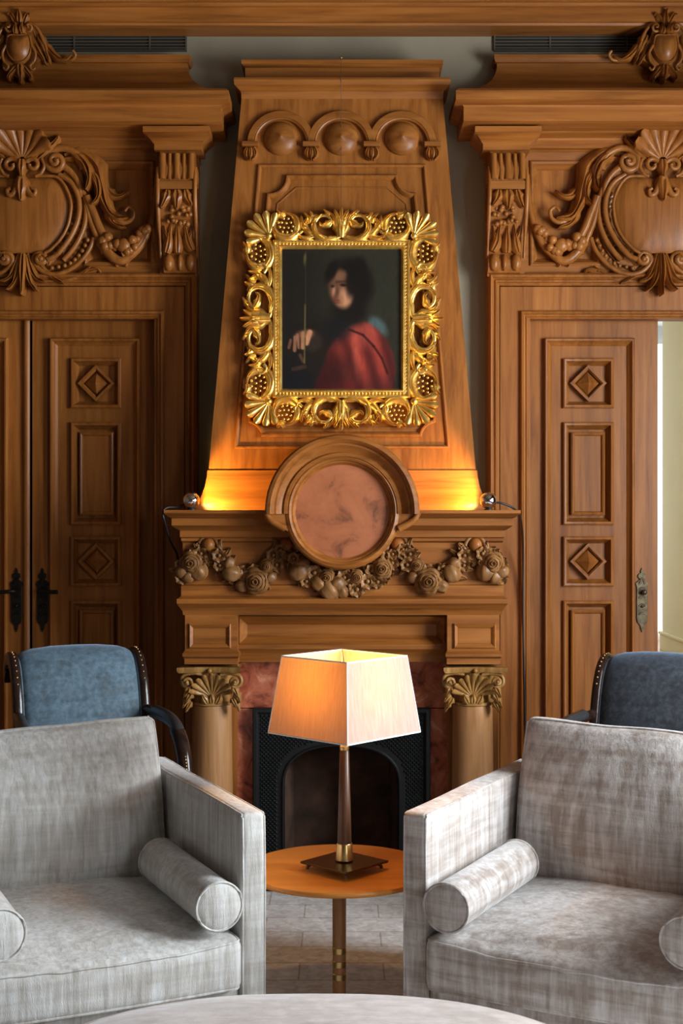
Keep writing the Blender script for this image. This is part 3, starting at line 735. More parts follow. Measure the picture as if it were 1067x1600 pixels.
# mantel shelf, frieze, architrave
mb = MB(); ringmold(mb, [(256, 797, 5.12), (256, 802, 5.12), (258, 804, 5.13), (264, 808, 5.155), (268, 810, 5.17), (268, 821, 5.17), (272, 824, 5.185), (279, 828, 5.215), (281, 829, 5.22), (281, 839, 5.22), (283, 841, 5.235), (283, 845, 5.235), (285, 848, 5.25)], 5.68)
mb.obj('mantel_shelf', 'oak_h', fire, 30)
mb = MB(); ringmold(mb, [(285.5, 848, 5.25), (285.5, 913, 5.25)], 5.68); frz = mb.obj('frieze', 'oak_h', fire)
mb = MB(); ringmold(mb, [(285, 913, 5.25), (283, 915, 5.24), (283, 931, 5.24), (281, 933, 5.23), (276, 936, 5.20), (276, 943, 5.20), (278, 946, 5.21), (283, 952, 5.235), (285, 955, 5.24), (286, 961, 5.25)], 5.68)
mb.obj('architrave', 'oak_h', fire, 30)
# round boss: half ring above the shelf, full inner ring, stained disc
cz = Z(799, 5.09); k52 = 5.09 / F
def arc(r, a0, a1, n, c=(XA, cz)): return [(c[0] + r * k52 * math.cos(R(a0 + (a1 - a0) * i / (n - 1))), c[1] + r * k52 * math.sin(R(a0 + (a1 - a0) * i / (n - 1)))) for i in range(n)]
mb = MB(); pr = [(0, -0.25), (0, 0.050), (3, 0.060), (8, 0.063), (12, 0.054), (14, 0.040), (17, 0.040), (22, 0.026), (27, 0.018), (29, 0.026), (34, 0.026), (36, 0.012), (40, 0.012), (40, -0.05)]
sweep(mb, arc(120, -2, 182, 72), [(a * k52, b) for a, b in pr], Mw(5.10), False)
rb = mb.obj('roundel', 'oak_h', fire, 30)
mb = MB(); pr = [(0, -0.16), (0, 0.006), (3, 0.018), (8, 0.024), (11, 0.018), (12, 0.008), (14, 0.008), (16, 0.0), (18, -0.008), (19, -0.01)]
sweep(mb, arc(91, 0, 360, 97)[:-1], [(a * k52, b) for a, b in pr], Mw(5.10)); mb.obj('inner_ring', 'oak_h', rb, 30)
mb = MB(); lathe(mb, (XA, 5.10, cz), [(74 * k52, -0.008), (40 * k52, -0.006), (0, -0.005)], 64, 'y')
mb.obj('stained_disc', 'stained_roundel', rb)
for s in (1, -1):
    mb = MB(); M = flat(5.10)
    rtube(mb, M, [(AX + s * 119, 800), (AX + s * 112, 812), (AX + s * 100, 820), (AX + s * 88, 826)], (5, 6), 0.020, 14)
    prism(mb, [(AX + s * 121, 799), (AX + s * 114, 812), (AX + s * 100, 822), (AX + s * 84, 830), (AX + s * 76, 816), (AX + s * 80, 799)], 5.085, 5.24, 5.09)
    mb.obj('ring_stop', 'oak_h', rb, 50)
# fill between ring and shelf
mb = MB(); lathe(mb, (XA, 5.25, cz), [(86 * k52, 0.0), (86 * k52, 0.12), (0, 0.12)], 48, 'y'); mb.obj('ring_ground', 'oak_h', rb)

# ---- garlands
def rose(M, c, r, parent, rn, name='rose'):
    mb = MB(); k = 5.25 / F; base = M(c[0], c[1], 0); rot = rn.random() * 6
    def petal(a, span, r0, r1, h0, h1, roll):
        rows = []
        for j in range(4):
            t = j / 3; rr = (r0 + (r1 - r0) * t) * k; h = (h0 + (h1 - h0) * math.sin(t * PI / 2)) - roll * max(0, t - .7)
            rows.append([Vector((base.x + math.cos(a + u * span) * rr * (1 - .14 * u * u * t), base.y - h + .002 * u * u, base.z + math.sin(a + u * span) * rr * (1 - .14 * u * u * t))) for u in (-1, -.5, 0, .5, 1)])
        # outer skin folded back for thickness
        rows.append([q + Vector((0, 0.006, 0)) for q in rows[-1]]); 
        mb.grid(rows)
    H0 = r * k
    for (n, ri, ro, h0, h1) in ((5, .35, 1.0, 0.15, 0.55), (4, .25, .74, 0.3, 0.85), (3, .12, .46, 0.5, 1.08), (2, .04, .24, 0.7, 1.2)):
        for i in range(n): petal(rot + 2 * PI * i / n + n, PI / n * 1.15, r * ri, r * ro, H0 * h0, H0 * h1, H0 * .7)
    ball(mb, (base.x, base.y - H0 * .35, base.z), H0 * .72, 10, (1, .8, 1))
    return mb.obj(name, 'garland_oak', parent, 60)
def daisy(M, c, r, parent, rn):
    mb = MB(); k = 5.25 / F; base = M(c[0], c[1], 0); rot = rn.random() * 6
    for i in range(6):
        a = rot + 2 * PI * i / 6; rows = []
        for j in range(5):
            t = j / 4; rr = r * k * (.12 + .95 * t); wd = r * k * .52 * math.sin(PI * (.12 + .8 * t)); h = .006 + .016 * math.sin(t * 2.2)
            rows.append([(base.x + math.cos(a) * rr - math.sin(a) * wd * u, base.y - h + (0.007 * (1 - abs(u))), base.z + math.sin(a) * rr + math.cos(a) * wd * u) for u in (-1, -.5, 0, .5, 1)] + [(base.x + math.cos(a) * rr, base.y + .004, base.z + math.sin(a) * rr)])
        mb.grid(rows, close_u=True, cap0=True, cap1=True)
    ball(mb, (base.x, base.y - .014, base.z), r * .30 * k, 8)
    return mb.obj('blossom', 'garland_oak', parent, 60)
def fruit(M, c, r, parent, rn):
    mb = MB(); k = 5.25 / F; b = M(c[0], c[1], 0); a0 = rn.random() * 3
    rows = []
    for i in range(9):
        t = PI * i / 8; row = []
        for q in range(20):
            a = 2 * PI * q / 20; rr = r * k * max(math.sin(t), .001) * (1 + .10 * math.cos(5 * a))
            x, y, z = rr * math.cos(a), rr * math.sin(a), r * k * 1.15 * math.cos(t)
            row.append((b.x + x * math.cos(a0) - z * math.sin(a0), b.y - .008 + y, b.z + x * math.sin(a0) + z * math.cos(a0)))
        rows.append(row)
    mb.grid(rows, close_u=True); return mb.obj('fruit', 'garland_oak', parent, 60)
def gleaf(M, c, ang, ln, wd, parent):
    mb = MB(); dx, dy = math.cos(ang), math.sin(ang)
    leaf(mb, M, [c, (c[0] + dx * ln * .4 - dy * 2, c[1] + dy * ln * .4 + dx * 2), (c[0] + dx * ln * .75, c[1] + dy * ln * .75), (c[0] + dx * ln, c[1] + dy * ln)], wd, 0.014, 2, 10, 0.004, 1.0, back=0.006)
    return mb.obj('leaf', 'garland_oak', parent, 50)
def husk(M, a, b, parent):
    mb = MB(); rtube(mb, M, [a, ((a[0] + b[0]) / 2 + 1, (a[1] + b[1]) / 2 - 1), b], (2.5, 5.0), 0.012, 10); 
    rtube(mb, M, [(a[0] + 2, a[1] + 1), ((a[0] + b[0]) / 2 + 4, (a[1] + b[1]) / 2), (b[0] + 5, b[1])], (1.5, 3), 0.014, 8)
    return mb.obj('husk', 'garland_oak', parent, 60)
GM = flat(5.25)
def garland(path, items, seed, label):
    rn = random.Random(seed)
    mb = MB(); rtube(mb, GM, path, 6, 0.002, 30, 8); g = mb.obj('garland', 'garland_oak', fire, 60)
    pts = catmull([(a, b, 0) for a, b in path], 101)
    for (t, off, kind, r) in items:
        q = pts[int(t * 100)]; d = (pts[min(100, int(t * 100) + 2)] - pts[max(0, int(t * 100) - 2)]).normalized()
        c = (q.x - d.y * off, q.y + d.x * off)
        M = lambda px, py, h=0, e=0.012 + 0.010 * (1 - abs(off) / 20): GM(px, py, h + e)
        {'r': rose, 'd': daisy, 'f': fruit}[kind](M, c, r * 1.34, g, rn)
    for i in range(int(len(items) * .7)):
        t = rn.uniform(.1, .92); q = pts[int(t * 100)]
        daisy(lambda px, py, h=0: GM(px, py, h + .006), (q.x + rn.uniform(-15, 15), q.y + rn.uniform(-11, 11)), rn.uniform(6, 8.5), g, rn)
    n = int(len(items) * 1.4)
    for i in range(n):
        t = 0.08 + 0.84 * i / n; q = pts[int(t * 100)]
        s = 1 if i % 2 else -1; d = (pts[min(100, int(t * 100) + 2)] - pts[max(0, int(t * 100) - 2)]).normalized()
        ang = math.atan2(s * d.x, -s * d.y) + rn.uniform(-.7, .7)
        gleaf(lambda px, py, h=0: GM(px, py, h + .006), (q.x + math.cos(ang) * 5, q.y + math.sin(ang) * 5), ang, rn.uniform(15, 22), rn.uniform(4.5, 6.5), g)
    return g
side_items = [(.14, 0, 'd', 8), (.22, 8, 'd', 7), (.25, -6, 'f', 7), (.33, 2, 'f', 10), (.38, -10, 'd', 7), (.44, 10, 'f', 8), (.46, -4, 'd', 8), (.54, 4, 'r', 17), (.58, -12, 'd', 8), (.64, 12, 'f', 7), (.68, -4, 'r', 10), (.74, 7, 'd', 8), (.80, -5, 'd', 8), (.84, 5, 'd', 6), (.90, 0, 'd', 7)]
mid_items = [(.10, 0, 'd', 7), (.17, -6, 'f', 8), (.19, 6, 'f', 11), (.26, 10, 'd', 7), (.28, -8, 'd', 9), (.33, 6, 'f', 9), (.37, -6, 'r', 11), (.41, 12, 'f', 12), (.46, 1, 'f', 9), (.50, 12, 'f', 8), (.52, -9, 'd', 9), (.56, 4, 'd', 8), (.61, 12, 'd', 9), (.63, -6, 'r', 10), (.69, 4, 'd', 9), (.74, 11, 'd', 8), (.75, -8, 'd', 8), (.81, 0, 'r', 13), (.88, 7, 'd', 8), (.90, -5, 'd', 7), (.94, 0, 'd', 6)]
garland([(330, 854), (344, 868), (358, 888), (380, 904), (404, 902), (424, 882), (436, 862), (443, 854)], side_items, 11, '')
garland([(625, 854), (632, 862), (644, 882), (664, 902), (688, 904), (710, 888), (724, 868), (738, 854)], [(1 - a, b, c, d) for a, b, c, d in side_items], 12, '')
garland([(450, 856), (462, 876), (482, 898), (510, 908), (534, 911), (558, 908), (586, 898), (606, 876), (618, 856)], mid_items, 13, '')
end_items = [(.22, 0, 'd', 8), (.36, -6, 'd', 8), (.40, 6, 'd', 7), (.55, -2, 'r', 15), (.60, 13, 'f', 11), (.72, -12, 'd', 8), (.80, 8, 'f', 8), (.86, -4, 'f', 8), (.95, 4, 'd', 8)]
garland([(322, 854), (314, 866), (304, 878), (293, 892), (282, 900)], [(a, -b, c, d) for a, b, c, d in end_items], 14, '')
garland([(746, 854), (754, 866), (764, 878), (775, 892), (786, 900)], end_items, 15, '')
for px in (326, 446.5, 621.5, 742):
    mb = MB(); c = GM(px, 851, 0.016); ball(mb, c, 10.5 * 5.25 / F, 20, (1, .9, 1)); mb.obj('ball_boss', 'oak_v', fire, 80)
    g = MB(); 
    for s in (1, -1): rtube(g, GM, [(px, 839), (px + s * 9, 841), (px + s * 15, 850), (px + s * 19, 862)], (2, 4.5), (0.010, 0.016), 12)
    g.obj('ribbon', 'garland_oak', fire, 60)

# ---- blocks, columns, capitals
for s in (1, -1):
    def fm(mb):
        if s < 0: mb.v = [Vector((2 * XA - q.x, q.y, q.z)) for q in mb.v]
        return mb
    bc = X(329.5, 5.24)
    mb = MB(); ringmold(mb, [(289, 960, 5.25), (289, 1016, 5.25), (287, 1019, 5.24), (285, 1021, 5.23), (285, 1026, 5.23), (288, 1029, 5.245), (288, 1038, 5.245)], 5.66, bc)
    fm(mb); blk = mb.obj('entablature_block', 'oak_h', fire, 30)
    mb = MB(); sweep(mb, rpath(295, 974, 361, 1013, 5.25), [(0, 0), (0, 0.006), (0.005, 0.010), (0.012, 0.006), (0.018, -0.0), (0.019, 0.001)], Mw(5.25)); fm(mb); mb.obj('panel_moulding', 'oak_h', blk, 30)
    mb = MB(); ringmold(mb, [(291, 1000, 5.42), (291, 1398, 5.42)], 5.68, X(331, 5.42)); fm(mb); mb.obj('pilaster', 'oak_v', fire)
    # column
    cc = (X(331, 5.345), 5.345)
    z0, zt = 0.0, Z(1100, 5.345)
    r = 31 * 5.345 / F
    mb = MB(); lathe(mb, (cc[0], cc[1], 0), [(0.10, 0), (0.10, 0.05), (0.105, 0.06), (0.105, 0.09), (0.09, 0.10), (0.098, 0.12), (0.098, 0.135), (r * 1.06, 0.15), (r * 1.05, 0.4), (r, zt - 0.02), (r * 0.98, zt)], 40)
    fm(mb); col = mb.obj('column', 'column_oak', fire, 40)
    kp = 5.3 / F
    zb, zc = Z(1101, 5.3), Z(1040, 5.3)
    mb = MB(); lathe(mb, (cc[0], cc[1], 0), [(r * .98, zb - .004), (r * 1.08, zb), (r * 1.08, zb + .010), (r * .96, zb + .014), (r * .94, zb + .05), (r * 1.0, zb + .10), (r * 1.14, zc - .022), (r * 1.14, zc - .018)], 40)
    fm(mb); cap = mb.obj('capital', 'gilt_capital', fire, 40)
    # abacus with concave sides
    mb = MB(); rows = []
    for (zz, ex) in ((zc - .022, 0.0), (zc - .012, .006), (zc, .006)):
        row = []
        for q in range(4):
            for t in range(8):
                a = t / 8; hw = 47 * kp + ex; u = -hw + 2 * hw * a; v = -hw + (0.022 * math.sin(PI * a))
                ca_, sa_ = math.cos(q * PI / 2), math.sin(q * PI / 2)
                row.append((cc[0] + u * ca_ - v * sa_, cc[1] + u * sa_ + v * ca_, zz))
        rows.append(row)
    mb.grid(rows, close_u=True, cap0=True, cap1=True); fm(mb); mb.obj('abacus', 'gilt_capital', cap, 30)
    MS = relief(5.27, cc[1] - r * 0.98)
    MSf = MS if s > 0 else flipx(MS, XA, -1)
    fan(MSf, cap, 'shell_rib', 'gilt_capital', 331, 1090, 4, 40, -160, -20, 9, 5.0, 0.012, 0.0, 0.004, 0.040)
    for t in (1, -1):
        xx = 331 + t * 37
        mb = MB(); rtube(mb, MS, [(331 + t * 14, 1054), (331 + t * 26, 1051)] + spiral(xx, 1064, 11.5, 2.2, -70 if t > 0 else 250, 1.6 * t, 18), (3.2, 2.4), (0.012, 0.050), 46)
        fm(mb); mb.obj('volute', 'gilt_capital', cap, 60)
        mb = MB(); ball(mb, MS(xx, 1064, 0.046), 0.009, 8); fm(mb); mb.obj('volute_eye', 'gilt_capital', cap, 80)
        for (dx, dy, wd) in ((0, 0, 6), (3, 9, 6), (-2, 17, 5.5), (2, 24, 4.5)):
            mb = MB(); leaf(mb, MS, [(xx - t * 3 + dx, 1076 + dy - 4), (xx + t * 2 + dx, 1082 + dy - 2), (xx + t * 5 + dx, 1088 + dy)], wd, 0.020, 2, 8, 0.016 - dy * .0004, .6, back=0.01)
            fm(mb); mb.obj('husk_leaf', 'gilt_capital', cap, 60)
    for (dx) in (-12, 0, 12):
        mb = MB(); leaf(mb, MS, [(331 + dx * .6, 1099), (331 + dx, 1090), (331 + dx * 1.2, 1084)], 5, 0.014, 0, 8, 0.0, 1.0, back=0.006); fm(mb); mb.obj('acanthus_leaf', 'gilt_capital', cap, 60)
    mb = MB(); ball(mb, (cc[0], cc[1] - 47 * kp + .014, zc - .014), .011, 8); fm(mb); mb.obj('abacus_flower', 'gilt_capital', cap, 80)
# central panel between the blocks
mb = MB(); r = wrect(366, 960, 702, 1036, 5.30); mb.box(r[0], 2 * XA - r[0], 5.34, 5.45, r[1], r[3]); lp = mb.obj('lintel_board', 'oak_h', fire)
mb = MB(); sweep(mb, rpath(372, 962, 696.5, 1008, 5.33), [(0, 0), (0, 0.03), (0.008, 0.034), (0.016, 0.022), (0.026, 0.010), (0.034, 0.004), (0.036, 0)], Mw(5.34)); mb.obj('panel_moulding', 'oak_h', lp, 30)
mb = MB(); x0 = X(366, 5.30); rows = []
for (py, d) in ((1006, 5.34), (1007, 5.305), (1014, 5.305), (1017, 5.315), (1024, 5.33), (1027, 5.335), (1034, 5.34), (1035, 5.42)): rows.append([(x0, d, Z(py, 5.31)), (2 * XA - x0, d, Z(py, 5.31))])
mb.grid(rows); mb.obj('lintel_moulding', 'oak_h', lp, 30)
# marble slabs
md = 5.425
for nm, rc in (('marble_slab', (356, 1028, 713, 1106)), ('marble_slab', (356, 1107, 396, 1395)), ('marble_slab', (672, 1107, 713, 1395))):
    mb = MB(); r = wrect(*rc, md); mb.box(r[0], r[2], md, md + 0.04, max(0.0, r[1]), r[3]); mb.obj(nm, 'marble', fire, bevel=0.002)
# cast-iron insert with arched opening
di = 5.40
mb = MB(); L0, L1, T0, B0 = 395, 672, 1106, 1383
hc, hw_, hy, hv = 533.5, 89, 1228, 62
top = []
for i in range(33):
    a = PI * i / 32; ex = 2 / 2.4
    cx_, sx_ = math.cos(a), math.sin(a)
    top.append((hc - hw_ * math.copysign(abs(cx_) ** ex, cx_), hy - hv * sx_ ** ex))
def pq(x, y, d): return (X(x, di), d, Z(y, di))
th = 0.03
for i in range(32):
    (xa, ya), (xb, yb) = top[i], top[i + 1]
    mb.add([pq(xa, ya, di), pq(xb, yb, di), pq(xb, T0, di), pq(xa, T0, di)], [(0, 1, 2, 3)])
    mb.add([pq(xa, ya, di), pq(xb, yb, di), pq(xb, yb, di + th), pq(xa, ya, di + th)], [(0, 1, 2, 3)])
for (xa, xb) in ((L0, hc - hw_), (hc + hw_, L1)):
    mb.add([pq(xa, B0, di), pq(xb, B0, di), pq(xb, T0, di), pq(xa, T0, di)], [(0, 1, 2, 3)])
for xx in (hc - hw_, hc + hw_):
    mb.add([pq(xx, B0, di), pq(xx, hy, di), pq(xx, hy, di + th), pq(xx, B0, di + th)], [(0, 1, 2, 3)])
ins = mb.obj('iron_insert', 'iron', fire)
mb = MB(); sweep(mb, rpath(L0, T0, L1, B0 + 6, di), [(0, -0.02), (0, 0.012), (0.004, 0.016), (0.016, 0.016), (0.022, 0.010), (0.026, 0.0)], Mw(di)); mb.obj('iron_border', 'iron', ins, 30)
mb = MB(); pth = [(X(x, di), Z(y, di)) for x, y in [(hc + hw_, B0)] + top[::-1] + [(hc - hw_, B0)]]
sweep(mb, pth, [(-0.012, 0), (-0.012, 0.004), (-0.007, 0.009), (-0.002, 0.008), (0.0, 0.003), (0, -0.03)], Mw(di), False); mb.obj('arch_border', 'iron', ins, 40)
mb = MB(); st = 6.6; rr_ = 3.0
y = T0 + 13; row = 0
while y < B0 - 2:
    x = L0 + 13 + (st / 2 if row % 2 else 0)
    while x < L1 - 12:
        inside = abs(x - hc) < hw_ + 12 and (y > hy or ((abs(x - hc) / (hw_ + 12)) ** 2.4 + (max(0, hy - y) / (hv + 12)) ** 2.4) < 1)
        if not inside:
            c = Vector(pq(x, y, di)); e = rr_ * di / F
            mb.add([c + Vector((-e, 0, 0)), c + Vector((0, 0, -e)), c + Vector((e, 0, 0)), c + Vector((0, 0, e)), c + Vector((0, -0.007, 0))], [(0, 1, 4), (1, 2, 4), (2, 3, 4), (3, 0, 4)])
        x += st
    y += st / 2; row += 1
tag(mb.obj('diamond_studs', 'iron', ins), kind='stuff')
# firebox
mb = MB(); r = wrect(436, 1150, 631, 1395, di)
a, b, c, e = r[0], r[2], 0.0, r[3]; y0, y1 = di + th, 5.69
mb.add([(a, y0, c), (a + .05, y1, c), (a + .05, y1, e), (a, y0, e)], [(0, 1, 2, 3)]); mb.add([(b, y0, c), (b - .05, y1, c), (b - .05, y1, e), (b, y0, e)], [(0, 1, 2, 3)])
mb.add([(a + .05, y1, c), (b - .05, y1, c), (b - .05, y1, e), (a + .05, y1, e)], [(0, 1, 2, 3)]); mb.add([(a, y0, e), (b, y0, e), (b - .05, y1, e), (a + .05, y1, e)], [(0, 1, 2, 3)])
mb.add([(a, y0, .02), (b, y0, .02), (b - .05, y1, .02), (a + .05, y1, .02)], [(0, 1, 2, 3)])
mb.obj('firebox', 'soot', fire)
mb = MB(); mb.box(X(300, 5.2), 2 * XA - X(300, 5.2), 5.19, 5.44, 0.0, 0.015); mb.obj('hearth_slab', 'hearth_stone', fire, bevel=0.003)

# ---- tapering hood
zb_, zt_ = Z(735, 5.34), Z(152, 5.495)
def dh(z): return 5.34 + (5.495 - 5.34) * (z - zb_) / (zt_ - zb_)
def hoodpt(px, py, h=0):
    d = 5.4
    for _ in range(4): d = dh(Z(py, d))
    return Vector((X(px, d), d - h, Z(py, d)))
def Mh(x, z, h): return Vector((x, dh(z) - h, z))
def hxz(px, py): q = hoodpt(px, py); return (q.x, q.z)
mb = MB(); ringmold(mb, [(377.5, 152, 5.495), (326, 735, 5.34)], 5.70); hood = mb.obj('hood', 'oak_v', fire)
mb = MB(); ringmold(mb, [(326, 734, 5.34), (324, 735, 5.332), (323, 745, 5.33), (320, 760, 5.322), (315, 774, 5.308), (308, 785, 5.288), (306, 790, 5.285), (306, 798, 5.285)], 5.68)
mb.obj('hood_base', 'oak_h', fire, 30)
mb = MB(); ringmold(mb, [(366, 121, 5.44), (365, 124, 5.436), (366, 132, 5.44), (370, 136, 5.455), (376, 143, 5.48), (377, 147, 5.486), (377, 152, 5.49), (378, 156, 5.497)], 5.70)
hcn = mb.obj('hood_cornice', 'oak_h', fire, 30)
mb = MB(); ringmold(mb, [(377, 93, 5.50), (377, 99, 5.50), (380, 103, 5.515), (383, 106, 5.53), (383, 121, 5.53)], 5.70); mb.obj('hood_cap', 'oak_h', hcn, 30)
BEAD = [(0, 0), (0, 0.007), (0.003, 0.011), (0.008, 0.012), (0.013, 0.008), (0.016, 0.0)]
mb = MB(); sweep(mb, [hxz(366, 701), hxz(703, 701), hxz(665, 257), hxz(403, 257)], BEAD, Mh); mb.obj('outer_panel_frame', 'oak_v', hood, 30)
def notch(cx, cy, r, a0, a1, n=7): return [(cx + r * math.cos(R(a0 + (a1 - a0) * i / (n - 1))), cy + r * math.sin(R(a0 + (a1 - a0) * i / (n - 1)))) for i in range(n)]
# concave-cornered inner panel, travelling anticlockwise as seen
np_ = [(409, 683), (658, 683)] + notch(684, 686, 26, 188, 262)[1:] + [(681, 640), (650, 302)] + notch(648, 276, 27, 88, 176)[1:] + [(620, 274), (447, 274)] + notch(420, 276, 27, 4, 92)[1:] + [(417, 302), (386, 640)] + notch(383, 686, 26, -78, -6)[:]
mb = MB(); sweep(mb, [hxz(*q) for q in np_], [(0, 0), (0, 0.012), (0.004, 0.018), (0.010, 0.018), (0.016, 0.012), (0.022, 0.002), (0.022, 0)], Mh); mb.obj('notched_panel_moulding', 'oak_v', hood, 30)
mb = MB(); sweep(mb, [hxz(*q) for q in [(412, 670), (655, 670), (668, 650), (636, 318), (606, 292), (462, 292), (432, 318), (400, 650)]], [(0, 0), (0.001, 0.003), (0.004, 0.004), (0.007, 0.003), (0.008, 0)], Mh); mb.obj('inlay_line', 'oak_v', hood, 30)
for i, cx_ in enumerate((439, 533, 628)):
    mb = MB(); c = hoodpt(cx_, 226); k = c.y / F
    pth = [(c.x + 53 * k * math.cos(R(a)), c.z + 53 * k * math.sin(R(a))) for a in [180 * q / 40 for q in range(41)]]
    e = 0.0012 if i == 1 else 0
    sweep(mb, pth, [(0, 0), (0, 0.016 + e), (0.003, 0.020 + e), (0.026, 0.020 + e), (0.029, 0.016 + e), (0.031, 0.020 + e), (0.036, 0.016 + e), (0.038, 0.0)], Mh, False); mb.obj('arch_moulding', 'oak_h', hood, 30)
    mb = MB(); c = hoodpt(cx_, 217); kk = c.y / F
    rows = []
    for (r, a) in [(27, -0.005), (27, 0.006), (25.5, 0.014), (20, 0.027), (12, 0.036), (5, 0.041), (2, 0.046), (0.01, 0.048)]:
        rows.append([Mh(c.x + r * kk * math.cos(2 * PI * q / 40), c.z + r * kk * math.sin(2 * PI * q / 40), a) for q in range(40)])
    mb.grid(rows, close_u=True, cap1=True); mb.obj('domed_boss', 'oak_h', hood, 60)
for cx_ in (391.5, 486, 580.5, 675):
    mb = MB()
    q0, q1 = hoodpt(cx_ - 13, 224), hoodpt(cx_ + 13, 231); mb.box(q0.x, q1.x, q0.y - 0.036, q0.y + .01, q1.z, q0.z); br_ = mb.obj('bracket', 'oak_h', hood, bevel=0.002)
    mb = MB(); c = hoodpt(cx_, 242, 0.004); ball(mb, c, 1, 12, (10 * .0026, .022, 10.5 * .0026)); mb.obj('bracket_bud', 'carved_oak', br_, 60)
    for s in (-1, 0, 1):
        mb = MB(); leaf(mb, hoodpt, [(cx_ + s * 5, 232), (cx_ + s * 8, 240), (cx_ + s * 7, 247), (cx_ + s * 3, 252)], 3.5, 0.022, 0, 8, 0.006, .6, back=0.006); mb.obj('bracket_leaf', 'carved_oak', br_, 60)

# ------------------------------------------------------------------ painting in a carved gilt frame
def pm(off):
    def f(px, py, h=0):
        q = hoodpt(px, py); return Vector((q.x, q.y - off - h, q.z))
    return f
P0 = pm(0.022)
pe = empty('framed_painting', P0(533, 677), label='dark oil portrait of a red-cloaked figure in a carved openwork gilt frame', cat='painting')
def Mp(x, z, h): return Vector((x, dh(z) - 0.022 - h, z))
def lerp(a, b, t): return tuple(x + (y - x) * t for x, y in zip(a, b))
def ss(a, b, x):
    t = max(0, min(1, (x - a) / (b - a))); return t * t * (3 - 2 * t)
def ell(x, y, cx_, cy_, rx, ry, rot=0, soft=0.25):
    c, s = math.cos(R(rot)), math.sin(R(rot)); dx, dy = x - cx_, y - cy_
    u, v = (dx * c + dy * s) / rx, (-dx * s + dy * c) / ry
    return 1 - ss(1 - soft, 1 + soft, math.sqrt(u * u + v * v))
def seg(x, y, a, b, wd, soft=0.5):
    ax, ay = b[0] - a[0], b[1] - a[1]; t = max(0, min(1, ((x - a[0]) * ax + (y - a[1]) * ay) / (ax * ax + ay * ay)))
    d = math.hypot(x - a[0] - ax * t, y - a[1] - ay * t); return 1 - ss(wd * (1 - soft), wd * (1 + soft), d)
def inpoly(x, y, P):
    r = False; j = len(P) - 1; dmin = 1e9
    for i in range(len(P)):
        (xi, yi), (xj, yj) = P[i], P[j]
        if (yi > y) != (yj > y) and x < (xj - xi) * (y - yi) / (yj - yi) + xi: r = not r
        ax, ay = xj - xi, yj - yi; t = max(0, min(1, ((x - xi) * ax + (y - yi) * ay) / (ax * ax + ay * ay + 1e-9)))
        dmin = min(dmin, math.hypot(x - xi - ax * t, y - yi - ay * t)); j = i
    return (dmin if r else -dmin)
CLOAK = [(650, 838), (575, 862), (520, 905), (455, 965), (400, 1060), (370, 1170), (320, 1260), (285, 1400), (890, 1400), (905, 1200), (885, 1080), (840, 985), (770, 900), (700, 850)]
